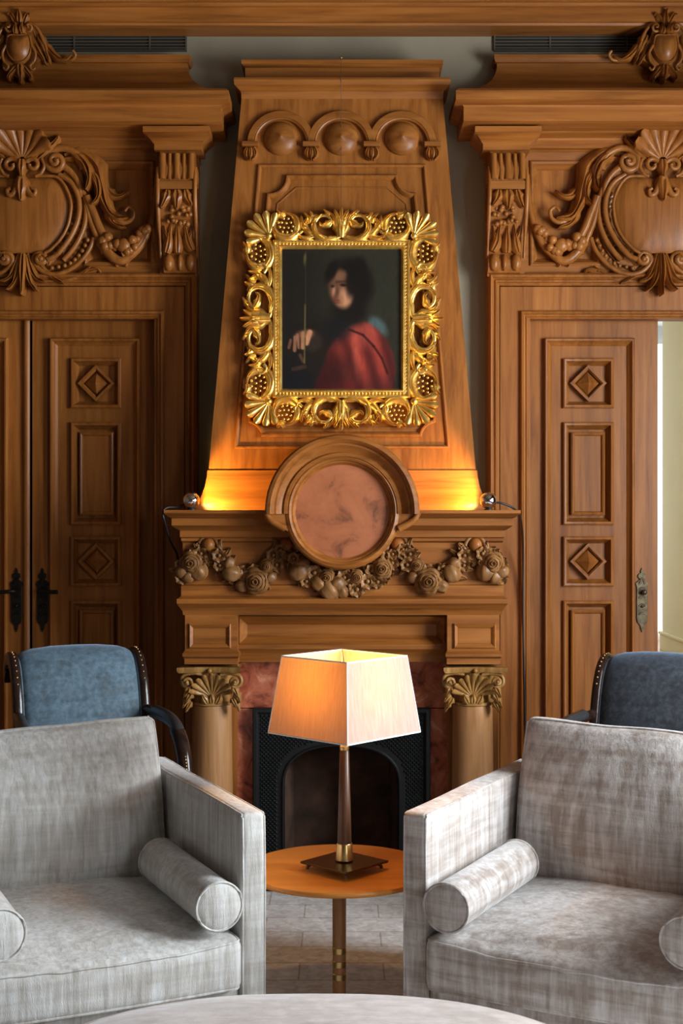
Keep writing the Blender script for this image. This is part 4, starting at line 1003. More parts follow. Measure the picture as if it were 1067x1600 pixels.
def paint(x, y):
    nz = noise.noise(Vector((x * .012, y * .012, 3))) ; nf = noise.noise(Vector((x * .05, y * .02, 9)))
    c = lerp((44, 43, 33), (27, 23, 21), ss(600, 100, x) * .8 + .2 * ss(700, 1300, y))
    c = lerp(c, (58, 54, 42), .35 * ss(0.0, .6, nz) * ss(650, 900, x))
    c = lerp(c, (22, 22, 26), ss(900, 1380, y) * ss(420, 200, x))
    c = lerp(c, (30, 24, 20), ell(x, y, 330, 1010, 190, 210, 20, .5) * .8)
    c = lerp(c, (74, 92, 92), ell(x, y, 765, 885, 85, 55, 50, .5))
    cd = inpoly(x, y, CLOAK)
    if cd > -25:
        a = ss(-14, 22, cd)
        f = math.sin(x * .045 - (y - 850) * .012 + 1.2) * .5 + .5
        red = lerp((74, 26, 24), (160, 62, 50), f * .75 * ss(360, 600, x) + .12)
        red = lerp(red, (172, 76, 62), ell(x, y, 650, 930, 110, 90, 30, .8) * .7)
        red = lerp(red, (178, 84, 66), ell(x, y, 610, 1100, 26, 150, -4, .9) * .55)
        red = lerp(red, (50, 18, 20), ss(560, 380, x) * ss(1000, 1200, y) * .75)
        red = lerp(red, (120, 30, 28), ell(x, y, 540, 1340, 90, 40, 0, .9) * .6)
        red = lerp(red, (60, 20, 20), ss(1180, 1390, y) * .6)
        red = lerp(red, (66, 24, 22), ss(800, 890, x) * .5)
        for a1, b1 in (((560, 905), (660, 945)), ((660, 945), (740, 1030)), ((740, 1030), (800, 1120)), ((800, 1120), (840, 1230))):
            red = lerp(red, (44, 16, 15), seg(x, y, a1, b1, 8, .9) * .85)
        red = lerp(red, (48, 20, 20), ell(x, y, 500, 1210, 90, 110, 20, .7) * .6)
        c = lerp(c, red, a)
    c = lerp(c, (21, 17, 15), ell(x, y, 585, 560, 150, 190, -10, .28))
    c = lerp(c, (24, 19, 16), ell(x, y, 560, 760, 130, 110, 20, .45))
    c = lerp(c, (22, 22, 25), ell(x, y, 470, 900, 110, 90, -30, .6) * .8)
    fa = ell(x, y, 500, 602, 90, 146, -8, .2)
    skin = lerp((96, 64, 46), (196, 138, 102), ss(430, 560, x) * ss(520, 660, y))
    skin = lerp(skin, (150, 104, 76), ell(x, y, 480, 500, 60, 45, 0, .8) * .5)
    skin = lerp(skin, (206, 148, 112), ell(x, y, 548, 650, 42, 52, 10, .9) * .7)
    skin = lerp(skin, (190, 132, 98), ell(x, y, 446, 622, 12, 34, 8, .8) * .85)
    skin = lerp(skin, (70, 44, 32), ell(x, y, 472, 632, 12, 30, 8, .9) * .5)
    skin = lerp(skin, (62, 40, 30), seg(x, y, (468, 552), (545, 548), 9, .9) * .7)
    skin = lerp(skin, (30, 20, 16), ell(x, y, 518, 575, 24, 11, 4, .5) * .9)
    skin = lerp(skin, (36, 24, 19), ell(x, y, 438, 584, 14, 10, 0, .6) * .85)
    skin = lerp(skin, (120, 50, 42), ell(x, y, 464, 690, 26, 9, 2, .6) * .85)
    skin = lerp(skin, (70, 44, 34), ell(x, y, 470, 710, 22, 7, 0, .9) * .5)
    skin = lerp(skin, (190, 132, 100), ell(x, y, 478, 726, 24, 12, 0, .9) * .4)
    c = lerp(c, skin, fa)
    hair = max(ell(x, y, 610, 520, 70, 150, 14, .3), ell(x, y, 430, 470, 40, 90, 24, .4))
    c = lerp(c, (22, 17, 14), hair * .96)
    c = lerp(c, (58, 46, 38), ell(x, y, 300, 1000, 60, 70, 20, .5) * .6)
    c = lerp(c, (120, 82, 60), ell(x, y, 232, 945, 70, 36, -12, .5) * .85)
    for a1, b1, wd, b in (((272, 925), (246, 1005), 19, 1), ((222, 932), (220, 1040), 15, .85), ((180, 945), (192, 1040), 10, .7), ((165, 962), (160, 1060), 13, .7), ((132, 985), (118, 1040), 11, .5), ((200, 1095), (222, 1140), 12, .3), ((150, 1200), (235, 1180), 14, .12)):
        c = lerp(c, lerp((70, 46, 34), (190, 132, 98), b), seg(x, y, a1, b1, wd, .4) * (.45 + .55 * b))
    for fx_ in (201, 240, 146): c = lerp(c, (36, 24, 18), seg(x, y, (fx_, 965), (fx_ - 4, 1045), 3.5, .9) * .75)
    c = lerp(c, (112, 100, 56), seg(x, y, (238, 720), (232, 1155), 5, .8) * .8)
    c = lerp(c, (60, 58, 40), seg(x, y, (240, 420), (240, 720), 3, .9) * .6)
    c = lerp(c, (104, 92, 52), ell(x, y, 236, 380, 10, 42, 5, .7) * .8)
    g = 1 + .10 * nf
    return tuple(max(0, min(255, q * g)) for q in c)
NX, NY = 150, 184
rows = []; cols = []
for j in range(NY + 1):
    row = []
    for i in range(NX + 1):
        u, v = i / NX, j / NY
        row.append(P0(440.5 + (626 - 440.5) * u, 388 + (616 - 388) * v, 0.012)); cols.append((*sr(*paint(65 + 875 * u, 290 + 1090 * v)), 1))
    rows.append(row)
me = bpy.data.meshes.new('canvas')
nn = NX + 1
me.from_pydata([q for r in rows for q in r], [], [(j * nn + i, (j + 1) * nn + i, (j + 1) * nn + i + 1, j * nn + i + 1) for j in range(NY) for i in range(NX)])
ca_ = me.color_attributes.new('paint', 'FLOAT_COLOR', 'POINT')
ca_.data.foreach_set('color', [q for c in cols for q in c])
me.materials.append(M_['oil_paint']); put('canvas', me, pe)
mb = MB(); pa = [hxz(427, 623), hxz(640, 623), hxz(640, 378), hxz(427, 378)]
sweep(mb, pa, [(0, -0.005), (0, 0.022), (0.004, 0.028), (0.009, 0.028), (0.012, 0.022), (0.016, 0.020), (0.020, 0.022), (0.024, 0.028), (0.028, 0.029), (0.032, 0.024), (0.038, 0.010)], Mp)
gf = mb.obj('gilt_frame', 'gold', pe, 30)
mb = MB()
for side in range(4):
    a, b = (Vector((*pa[side], 0)), Vector((*pa[(side + 1) % 4], 0))); L_ = (b - a).length; n = int(L_ / 0.0135)
    dvec = (b - a).normalized(); nv = Vector((-dvec.y, dvec.x, 0))
    for i in range(2, n - 1):
        q = a + dvec * (L_ * i / n) + nv * 0.018; c = Mp(q.x, q.y, 0.021); ball(mb, c, 0.0048, 6)
tag(mb.obj('bead_row', 'gold', gf, 80), kind='stuff')
# openwork carving, one side motif run round the four sides
def sidemap(side, s):
    def f(a, b, h=0):
        a = a * s
        if side == 'top': px, py = 533 + a, 378 - b
        elif side == 'bottom': px, py = 533 + a, 623 + b
        elif side == 'left': px, py = 427 - b, 500 + a * 1.18
        else: px, py = 640 + b, 500 + a * 1.18
        return P0(px, py, h)
    return f
for side in ('top', 'bottom', 'left', 'right'):
    for s in (1, -1):
        M = sidemap(side, s)
        def GL(pts, wd, hh, lobes=0, base=0.008, curl=0.8, n=12, name='acanthus_leaf'):
            mb = MB(); leaf(mb, M, pts, wd, hh, lobes, n, base, curl, back=0.010); mb.obj(name, 'gold', gf, 45)
        def GT(pts, rad, h, n=20, name='scroll'):
            mb = MB(); rtube(mb, M, pts, rad, h, n, 8); mb.obj(name, 'gold', gf, 60)
        GT([(2, 6), (10, 2), (24, 3), (37, 10), (41, 24), (34, 36), (22, 37), (15, 29), (19, 21), (26, 23)], (3.4, 2.4), (0.012, 0.022), 34)
        GL([(8, 4), (26, 0), (42, 12), (42, 30), (30, 40)], 5.0, 0.016, 4, 0.012, .6, 20)
        GL([(36, 32), (44, 36), (48, 44)], 5, 0.016); GL([(20, 36), (22, 42), (28, 47)], 4.2, 0.016)
        GL([(14, 30), (22, 24), (30, 22), (34, 27)], 5, 0.022, 2, 0.014)
        GL([(3, 8), (8, 22), (12, 36), (20, 43)], 5, 0.020, 2)
        GL([(40, 8), (50, 12), (57, 24), (52, 36)], 5.5, 0.018, 3)
        GL([(42, 6), (54, 3), (66, 6), (70, 14)], 4.5, 0.016, 2)
        GL([(52, 18), (60, 26), (62, 38)], 5, 0.020, 2); GL([(48, 26), (50, 34), (58, 42)], 4, 0.018)
        GT([(60, 14), (66, 10), (72, 16), (69, 24), (63, 23)], (2.6, 1.8), 0.018, 16)
        # crescent husk with seeds
        GL([(66, 12), (80, 2), (97, 6), (105, 20), (101, 34)], 6.0, 0.022, 0, 0.008, .3, 18, 'husk')
        GL([(68, 14), (68, 28), (76, 38), (88, 42)], 4.5, 0.020, 0, 0.008, .5, 14, 'husk')
        GL([(86, 40), (94, 40), (100, 46)], 5, 0.018)
        mb = MB()
        for (a, b) in [(77, 14), (84, 12), (91, 13), (75, 21), (82, 19), (89, 19), (95, 20), (78, 27), (85, 26), (92, 27), (82, 33), (89, 33), (97, 27)]:
            ball(mb, M(a, b, 0.018), 0.0062, 8)
        tag(mb.obj('seed_cluster', 'gold', gf, 80), kind='stuff')
    M = sidemap(side, 1)
    for (p, wd) in (([(0, 4), (0, 20), (0, 36), (0, 51)], 6.5), ([(0, 16), (-4, 32), (-11, 46)], 6), ([(0, 16), (4, 32), (11, 46)], 6)):
        mb = MB(); leaf(mb, M, p, wd, 0.022, 0, 12, 0.010, .9, back=0.01); mb.obj('finial_leaf', 'gold', gf, 45)
for (cx_, cy_, a) in ((421, 372, -135), (646, 372, -45), (421, 629, 135), (646, 629, 45)):
    fan(P0, gf, 'corner_shell_rib', 'gold', cx_, cy_, 4, 40, a - 62, a + 62, 6, 7.5, 0.022, 0.010, 0.010, 0.012)
    mb = MB(); ball(mb, P0(cx_, cy_, 0.02), 0.014, 10); mb.obj('corner_bead', 'gold', gf, 80)
# wire and nail
mb = MB(); q0 = V(533, 92, 5.50); tube(mb, [q0 + Vector((0, -.006, 0)), V(533, 122, 5.432), V(533, 155, 5.46), P0(533, 372, 0.004)], 0.0011, 5); mb.obj('hanging_wire', 'vent_slat', pe)
mb = MB(); ball(mb, q0 + Vector((0, -.004, .004)), 0.006, 8); mb.obj('nail', 'brass', pe, 80)
mb = MB(); mb.box(-2.4, -0.3, WALL + 0.30, WALL + 0.34, 0, 3.0); tag(mb.obj('light_block_left_doors', 'room_paint'), kind='structure')  # added unseen board, stops sky light at the gap under the left doors

# ------------------------------------------------------------------ ball spotlights on the mantel shelf
def ball_lamp(px, py, s, label, cord):
    d = 5.17; c = V(px, py, d); r = 13.2 * d / F
    zs = Z(797, 5.12)
    c.z = zs + r + 0.004
    e = empty('ball_spotlight', (c.x, c.y, zs), label=label, cat='spotlight', group='ball spotlights on the mantel shelf')
    aim = Vector((s * 0.74, 0.60, 0.20)).normalized()
    z = aim; x = z.orthogonal().normalized(); y = z.cross(x)
    mb = MB(); rows = []
    for i in range(19):
        a = PI - (PI - R(40)) * i / 18; rr = max(math.sin(a), 1e-4) * r
        rows.append([c + z * (math.cos(a) * r) + (x * math.cos(2 * PI * k / 32) + y * math.sin(2 * PI * k / 32)) * rr for k in range(32)])
    ro = math.sin(R(40)) * r; zo = math.cos(R(40)) * r
    rows.append([c + z * (zo - .003) + (x * math.cos(2 * PI * k / 32) + y * math.sin(2 * PI * k / 32)) * (ro * .9) for k in range(32)])
    mb.grid(rows, close_u=True); mb.obj('chrome_shell', 'chrome', e, 60)
    mb = MB(); mb.add([c + z * (zo - .004) + (x * math.cos(2 * PI * k / 24) + y * math.sin(2 * PI * k / 24)) * (ro * .9) for k in range(24)], [tuple(range(24))])
    mb.obj('lens', 'spot_lens', e)
    mb = MB(); lathe(mb, (c.x, c.y, zs), [(0.018, 0.0), (0.018, 0.003), (0.012, 0.006), (0.012, 0.009)], 20); mb.obj('base_ring', 'cable', e, 40)
    mb = MB(); tube(mb, catmull(cord(c, r), 40), 0.0042, 8); mb.obj('cord', 'cable', e, 60)
    l = bpy.data.lights.new('ball_spot', 'SPOT'); l.energy = 12; l.color = (1.0, 0.60, 0.17); l.spot_size = R(104); l.spot_blend = 0.4; l.shadow_soft_size = 0.010
    o = bpy.data.objects.new('ball_spot', l); o.location = c + z * (zo + .004); o.rotation_euler = (-z).to_track_quat('Z', 'Y').to_euler(); COL.objects.link(o); o.parent = e; o.matrix_parent_inverse = Matrix.Translation(-e.location)
ball_lamp(299, 781, 1, 'small chrome ball spotlight on the mantel shelf nearer the closed double doors',
          lambda c, r: [c + Vector((-r * .8, .01, -r * .3)), c + Vector((-r * 1.5, .02, -r * .75)), V(262, 793, 5.15), V(254.5, 800, 5.14), V(257, 815, 5.15), V(266, 845, 5.3), V(277, 868, 5.5), V(280, 900, 5.56)])
ball_lamp(763, 781, -1, 'small chrome ball spotlight with a black cord running down beside the open doorway',
          lambda c, r: [c + Vector((r * .9, 0, -r * .2)), V(786, 787, 5.17), V(802, 794, 5.19), V(812, 806, 5.25), V(816, 830, 5.45), V(817, 870, 5.58), V(817, 960, 5.615), V(819, 1060, 5.615), V(821, 1150, 5.615), V(822, 1250, 5.615)])

# ------------------------------------------------------------------ carpet
mb = MB(); mb.box(-2.6, 2.4, 0.6, 5.185, 0.0, 0.012)
tag(mb.obj('carpet', 'carpet_pile', bevel=0.004), 'large grey carpet with a faint block pattern in front of the hearth', 'carpet')

# ------------------------------------------------------------------ side table and lamp
TY = 3.84; TX = X(530, TY); TZ = 0.46; FZ = 0.012
te = empty('side_table', (TX, TY, FZ), label='round orange-toned wooden side table on a single post between the armchairs', cat='table')
mb = MB(); lathe(mb, (TX, TY, 0), [(0.255, TZ - .016), (0.264, TZ - .014), (0.2685, TZ - .008), (0.2685, TZ - .004), (0.266, TZ), (0.1, TZ)], 96); mb.obj('table_top', 'table_veneer', te, 40)
mb = MB(); lathe(mb, (TX, TY, 0), [(0.05, TZ - .016), (0.05, TZ - .024), (0.020, TZ - .028), (0.019, .10), (0.019, .05)], 28); mb.obj('post', 'column_oak', te, 40)
for py in (1484, 1505, 1525):
    zz = Z(py, TY); mb = MB(); lathe(mb, (TX, TY, zz), [(0.0195, -.009), (0.0205, -.008), (0.0205, .008), (0.0195, .009)], 28); mb.obj('brass_ring', 'brass', te, 40)
mb = MB(); lathe(mb, (TX, TY, 0), [(0.16, FZ), (0.16, .022), (0.15, .028), (0.03, .036), (0.02, .06)], 48); mb.obj('foot', 'column_oak', te, 40)

LX, LY = X(538, TY - .03), TY - .03
le = empty('table_lamp', (LX, LY, TZ), label='table lamp with square tapered silk shade and dark turned stem, switched on', cat='lamp')
kk = LY / F
rot = R(2.0)
def sq(hd, z): return [Vector((LX + hd * math.cos(rot + PI / 2 * q), LY + hd * math.sin(rot + PI / 2 * q), z)) for q in range(4)]
zt, zb = Z(1025, LY), Z(1144, LY); ht, hb = 98 * kk, 119 * kk
top_, bot_ = sq(ht, zt), sq(hb, zb)
for q in range(4):
    mb = MB(); a, b, c, d = top_[q], top_[(q + 1) % 4], bot_[(q + 1) % 4], bot_[q]
    mb.add([a, b, c, d], [(0, 1, 2, 3)]); mb.obj('shade_panel', 'shade_silk', le)
mb = MB()
for ring in (top_, bot_):
    for q in range(4): tube(mb, [ring[q], ring[(q + 1) % 4]], 0.0022, 6)
for q in range(4): tube(mb, [top_[q], bot_[q]], 0.0016, 6)
mb.obj('shade_trim', 'white_paint', le)
zs_ = Z(1166, LY)
mb = MB(); tube(mb, [(LX, LY, zs_ - .005), (LX, LY, zs_ + .085)], 0.007, 12); lathe(mb, (LX, LY, zs_), [(0.012, -.010), (0.013, -.006), (0.013, 0), (0.008, .004)], 20); sk = mb.obj('socket', 'brass', le, 40)
zbb = zs_ + .12
mb = MB(); ball(mb, (LX, LY, zbb), 0.026, 16, (1, 1, 1.2)); mb.obj('bulb', 'bulb_glass', sk, 80)
mb = MB()
for q in range(4): tube(mb, [Vector((LX, LY, zt - .03)), top_[q] * .98 + Vector((LX, LY, zt)) * .02], 0.0015, 5)
tube(mb, [(LX, LY, zs_ + .08), (LX + .04, LY + .02, zs_ + .12), (LX + .04, LY + .02, zt - .06), (LX, LY, zt - .03)], 0.0015, 5); mb.obj('shade_carrier', 'brass', le)
zf0, zf1 = Z(1343, LY), Z(1318, LY)
mb = MB(); lathe(mb, (LX, LY, 0), [(14 * kk, zf0), (14 * kk, zf0 + .002), (13.4 * kk, zf0 + .012), (12.2 * kk, zf1), (11.4 * kk, zf1 + .002)], 32); mb.obj('ferrule', 'brass', le, 40)
mb = MB(); lathe(mb, (LX, LY, 0), [(11.2 * kk, zf1), (10.6 * kk, zf1 + .04), (7.4 * kk, zs_ - .012), (6.8 * kk, zs_ - .010)], 32); mb.obj('stem', 'walnut', le, 40)
zp = TZ + .020
mb = MB(); P = sq(69 * kk, zp); Q = sq(69 * kk, zp + .006); mb.add(P + Q, [(3, 2, 1, 0), (4, 5, 6, 7)] + [(i, (i + 1) % 4, (i + 1) % 4 + 4, i + 4) for i in range(4)]); mb.obj('base_plate', 'bronze_plate', le, bevel=0.001)
for q in range(4):
    mb = MB(); a = Vector((math.cos(rot + PI / 2 * q), math.sin(rot + PI / 2 * q), 0)); o = Vector((LX, LY, 0))
    p_ = [o + a * (58 * kk) + Vector((0, 0, TZ + .0045)), o + a * (57 * kk) + Vector((0, 0, TZ + .012)), o + a * (50 * kk) + Vector((0, 0, TZ + .017)), o + a * (40 * kk) + Vector((0, 0, TZ + .018))]
    tube(mb, catmull(p_, 8), 0.0045, 8); mb.obj('foot', 'bronze_plate', le, 60)
l = bpy.data.lights.new('lamp_bulb', 'POINT'); l.energy = 8.0; l.color = (1.0, 0.47, 0.11); l.shadow_soft_size = 0.03
o = bpy.data.objects.new('lamp_bulb', l); o.location = (LX, LY, zbb + .05); COL.objects.link(o); o.parent = le; o.matrix_parent_inverse = Matrix.Translation(-le.location)

# ------------------------------------------------------------------ soft furniture
def axis_samples(hs, r, m):
    e = [hs - r + r * math.sin(R(a)) for a in (22, 45, 68, 90)]
    inner = [-(hs - r) + 2 * (hs - r) * i / m for i in range(m + 1)]
    return [-q for q in e[::-1]] + inner + e
def cushion(mb, s, r, m, f):
    hs = [q / 2 for q in s]; A = [axis_samples(hs[i], r, m[i]) for i in range(3)]; idx = {}; vs = []; fs = []
    def vid(i, j, k):
        key = (i, j, k)
        if key not in idx:
            p = Vector((A[0][i], A[1][j], A[2][k])); c = Vector([max(-hs[q] + r, min(hs[q] - r, p[q])) for q in range(3)])
            d = p - c
            if d.length > 1e-9: p = c + d.normalized() * r
            idx[key] = len(vs); vs.append(f(p))
        return idx[key]
    n = [len(a) - 1 for a in A]
    for ax in range(3):
        u, v = (ax + 1) % 3, (ax + 2) % 3
        for end in (0, n[ax]):
            for a in range(n[u]):
                for b in range(n[v]):
                    q = []
                    for (da, db) in ((0, 0), (1, 0), (1, 1), (0, 1)):
                        t = [0, 0, 0]; t[ax] = end; t[u] = a + da; t[v] = b + db; q.append(vid(*t))
                    fs.append(tuple(q))
    mb.add(vs, fs)
def seam(s, r, ax, side, f, n=14):
    """points of the piped seam round the face normal to ax"""
    hs = [q / 2 for q in s]; u, v = (ax + 1) % 3, (ax + 2) % 3; g = 0.7071
    pts = []; R_ = r * g
    for (su, sv, a0) in ((1, 1, 0), (-1, 1, 90), (-1, -1, 180), (1, -1, 270)):
        cu, cv = su * (hs[u] - r), sv * (hs[v] - r)
        for i in range(5):
            a = R(a0 + 90 * i / 4); p = [0, 0, 0]; p[u] = cu + R_ * math.cos(a); p[v] = cv + R_ * math.sin(a); p[ax] = side * (hs[ax] - r + R_); pts.append(Vector(p))
    out = []
    for i in range(len(pts)):
        a, b = pts[i], pts[(i + 1) % len(pts)]; k = max(1, int((b - a).length / 0.03))
        for q in range(k): out.append(a.lerp(b, q / k))
    return [f(q) for q in out]
def nz(p, sc, amp, off=0): return amp * noise.noise(Vector((p.x * sc + off, p.y * sc, p.z * sc)))

def armchair(loc, rz, label, mat, seed, inner):
    """local frame: origin on the floor under the front middle, +y towards the back"""
    e = empty('armchair', (loc[0], loc[1], FZ), rz, label=label, cat='armchair', group='pale upholstered armchairs in front of the fireplace')
    t = 0.070; W = inner / 2; D = 0.90; AH = 0.668
    def add(name, mb, m=mat, sm=60, parent=e): return mb.obj(name, m, parent, sm, local=True)
    for s in (-1, 1):
        sz = (t, D, AH - 0.04); ctr = Vector((s * (W + t / 2), D / 2, 0.04 + sz[2] / 2))
        f = lambda p: Vector((p.x * (1 + .0 * p.z), p.y, p.z)) + ctr + Vector((nz(p, 4, .003, seed), nz(p, 4, .002, seed + 5), nz(p, 5, .004, seed + 9) if p.z > 0 else 0))
        mb = MB(); cushion(mb, sz, 0.016, (2, 16, 12), f); arm = add('arm', mb)
        for sd in (1, -1):
            mb = MB(); pts = seam(sz, 0.016, 0, sd, f); closed_tube(mb, pts, 0.0035, 6)
            mb.obj('piping', mat, arm, 60, local=True)
    sz = (2 * W, 0.085, 0.62); ctr = Vector((0, D - 0.045, 0.04 + .31))
    mb = MB(); cushion(mb, sz, 0.02, (12, 2, 8), lambda p: p + ctr); add('back_frame', mb)
    sz = (2 * W - .004, D - 0.12, 0.16); ctr = Vector((0, (D - .12) / 2 + 0.012, 0.05 + .08))
    mb = MB(); cushion(mb, sz, 0.012, (8, 8, 4), lambda p: p + ctr); add('seat_frame', mb)
    # seat cushion
    sz = (2 * W - .012, 0.78, 0.135); ctr = Vector((0, 0.78 / 2 - 0.03, 0.212 + .0675))
    def fs_(p):
        u, v = p.x / (sz[0] / 2), p.y / (sz[1] / 2)
        q = p.copy()
        if p.z > 0: q.z += 0.040 * max(0, 1 - u ** 2) ** .6 * max(0, 1 - v ** 4) ** .5 - 0.012 * max(0, 1 - u * u) * (v < -.8)
        q.z += 0.010 * (1 - u * u) * max(0, -v) * (-1 if p.z > 0 else .2)
        if v < -.9: q.y -= 0.012 * (1 - u * u)
        wr = nz(Vector((p.x * 1.2, p.y * .35, 0)), 16, .0035, seed + 2) + nz(p, 7, .005, seed)
        q.z += wr if p.z > 0 else 0
        q.y += nz(p, 6, .003, seed + 3)
        return q + ctr
    mb = MB(); cushion(mb, sz, 0.024, (44, 36, 4), fs_); sc = add('seat_cushion', mb)
    mb = MB(); closed_tube(mb, seam(sz, 0.024, 2, 1, fs_), 0.0042, 6); mb.obj('piping', mat, sc, 60, local=True)
    mb = MB(); closed_tube(mb, seam(sz, 0.024, 2, -1, fs_), 0.0042, 6); mb.obj('piping', mat, sc, 60, local=True)
    # back cushion, leaning
    sz = (2 * W - .02, 0.17, 0.49); ctr = Vector((0, D - 0.165, 0.320 + .245)); lean = Matrix.Rotation(R(2.2 if rz < 0 else -2.2), 4, 'Y') @ Matrix.Rotation(R(-11), 4, 'X')
    def fb(p):
        u, v = p.x / (sz[0] / 2), p.z / (sz[2] / 2); q = p.copy()
        bul = max(0, 1 - u * u) ** .55 * max(0, 1 - v * v) ** .55
        q.y += (-0.085 if p.y < 0 else 0.012) * bul
        q.z += 0.004 * (1 - u * u) * max(0, v) + 0.028 * u ** 4 * max(0, -v)
        q.x *= 1 - 0.02 * max(0, -v)
        q.y += nz(Vector((p.x, 0, p.z * .25)), 18, .0025, seed + 7) + nz(p, 6, .006, seed + 4)
        q.z += nz(p, 5, .006, seed + 8)
        return lean @ q + ctr
    mb = MB(); cushion(mb, sz, 0.024, (44, 4, 32), fb); bc = add('back_cushion', mb)
    mb = MB(); closed_tube(mb, seam(sz, 0.024, 1, -1, fb), 0.0042, 6); mb.obj('piping', mat, bc, 60, local=True)
    mb = MB(); closed_tube(mb, seam(sz, 0.024, 1, 1, fb), 0.0042, 6); mb.obj('piping', mat, bc, 60, local=True)
    for sx in (-1, 1):
        for y in (0.05, D - .05):
            mb = MB(); mb.box(sx * W - .02, sx * W + .02, y - .02, y + .02, 0, .045); add('leg', mb, 'walnut', 0)
    return e
def bolster(chair, xl, y0, y1, label, mat, tilt=0.0, rr=0.063):
    """roll cushion lying on the seat along the arm, in the chair's frame"""
    zc = 0.374 + rr; Rz = Matrix.Rotation(chair.rotation_euler.z, 4, 'Z'); base = Vector(chair.location)
    e = empty('bolster', tuple(base + Rz @ Vector((xl, (y0 + y1) / 2, zc - rr))), chair.rotation_euler.z, label=label, cat='cushion', group='bolster cushions on the armchairs')
    L_ = y1 - y0; mb = MB(); rows = []; n = 28
    prof = [(-.5, .02), (-.5, .75), (-.496, .93)] + [(-.49 + .98 * i / 18, 1.0) for i in range(19)] + [(.496, .93), (.5, .75), (.5, .02)]
    for (t, k) in prof:
        row = []
        for q in range(n):
            a = 2 * PI * q / n; r_ = rr * k * (1 + (.015 * noise.noise(Vector((math.cos(a) * 2, math.sin(a) * 2, t * 9 + xl))) if k == 1 else 0))
            dome = (-.008 if t < 0 else .008) * (1 - k) if abs(t) > .495 else 0
            row.append((r_ * math.cos(a), t * L_ + dome, rr + r_ * math.sin(a)))
        rows.append(row)
    mb.grid(rows, close_u=True, cap0=True, cap1=True); b = mb.obj('roll', mat, e, 50, local=True)
    for t in (-.493, .493):
        mb = MB(); closed_tube(mb, [Vector((rr * math.cos(2 * PI * q / 36), t * L_, rr + rr * math.sin(2 * PI * q / 36))) for q in range(36)], 0.004, 6)
        mb.obj('piping', mat, e, 60, local=True)
    return e
INN, INL = 0.755, 0.70
def chair_origin(ax_, ay_, rz, side, INN):
    """from the front middle of the visible arm to the front middle of the chair"""
    off = Vector((side * (INN / 2 + .035), 0)); c, s = math.cos(rz), math.sin(rz)
    return (ax_ - (off.x * c - off.y * s), ay_ - (off.x * s + off.y * c))
rzl, rzr = R(25), R(-28)
lc = chair_origin(-0.231, 3.553, rzl, 1, INL); rc = chair_origin(0.192, 3.553, rzr, -1, INN)
chl = armchair(lc, rzl, 'pale silvery linen armchair with smooth cushions in front of the closed double doors', 'linen', 1, INL)
chr_ = armchair(rc, rzr, 'pale taupe armchair with worn patchy velvet cushions in front of the open doorway', 'linen_worn', 31, INN)
bl = 0.064
bolster(chl, INL / 2 - bl - .004, -0.02, 0.50, 'pale roll cushion along the silvery armchair arm beside the lamp table', 'linen')
bolster(chl, -INL / 2 + bl + .004, -0.02, 0.50, 'pale roll cushion along the silvery armchair arm away from the lamp table', 'linen')
bolster(chr_, -INN / 2 + bl + .004, -0.03, 0.50, 'pale roll cushion along the taupe armchair arm beside the lamp table', 'linen_worn')
bolster(chr_, INN / 2 - bl - .004, -0.02, 0.50, 'pale roll cushion along the taupe armchair arm away from the lamp table', 'linen_worn')

# ---- upholstered pouf in the foreground
pc = Vector((-0.055, 2.36, 0))
pf = empty('pouf', (pc.x, pc.y, FZ), label='large round pinkish-grey velvet pouf with piped edge', cat='pouf')
mb = MB(); rows = []; n = 72; PR = 0.60; PZ = 0.415
def sup(a): return 1 + 0.06 * abs(math.sin(2 * a)) ** 1.5
for (k, z) in [(.55, .03), (.97, .03), (.99, .06), (1.0, .2), (1.0, .37), (.995, PZ - .012), (.985, PZ), (.95, PZ + .010), (.85, PZ + .020), (.6, PZ + .03), (.3, PZ + .034), (.01, PZ + .035)]:
    rows.append([Vector((PR * 1.02 * k * sup(2 * PI * q / n) * math.cos(2 * PI * q / n), PR * k * sup(2 * PI * q / n) * math.sin(2 * PI * q / n), z - FZ + (noise.noise(Vector((k * 5, q * .4, 2))) * .003 if z > PZ - .02 else 0))) for q in range(n)])
mb.grid(rows, close_u=True, cap0=True, cap1=True); pb = mb.obj('body', 'pouf_velvet', pf, 60, local=True)
mb = MB(); closed_tube(mb, [Vector((PR * 1.02 * .99 * sup(2 * PI * q / 144) * math.cos(2 * PI * q / 144), PR * .99 * sup(2 * PI * q / 144) * math.sin(2 * PI * q / 144), PZ - .004 - FZ)) for q in range(144)], 0.005, 6); mb.obj('piping', 'pouf_velvet', pf, 60, local=True)
for q in range(4):
    a = PI / 4 + q * PI / 2; mb = MB(); tube(mb, [(PR * .7 * math.cos(a), PR * .7 * math.sin(a), 0), (PR * .7 * math.cos(a), PR * .7 * math.sin(a), .03)], .025, 10); mb.obj('leg', 'walnut', pf, local=True)

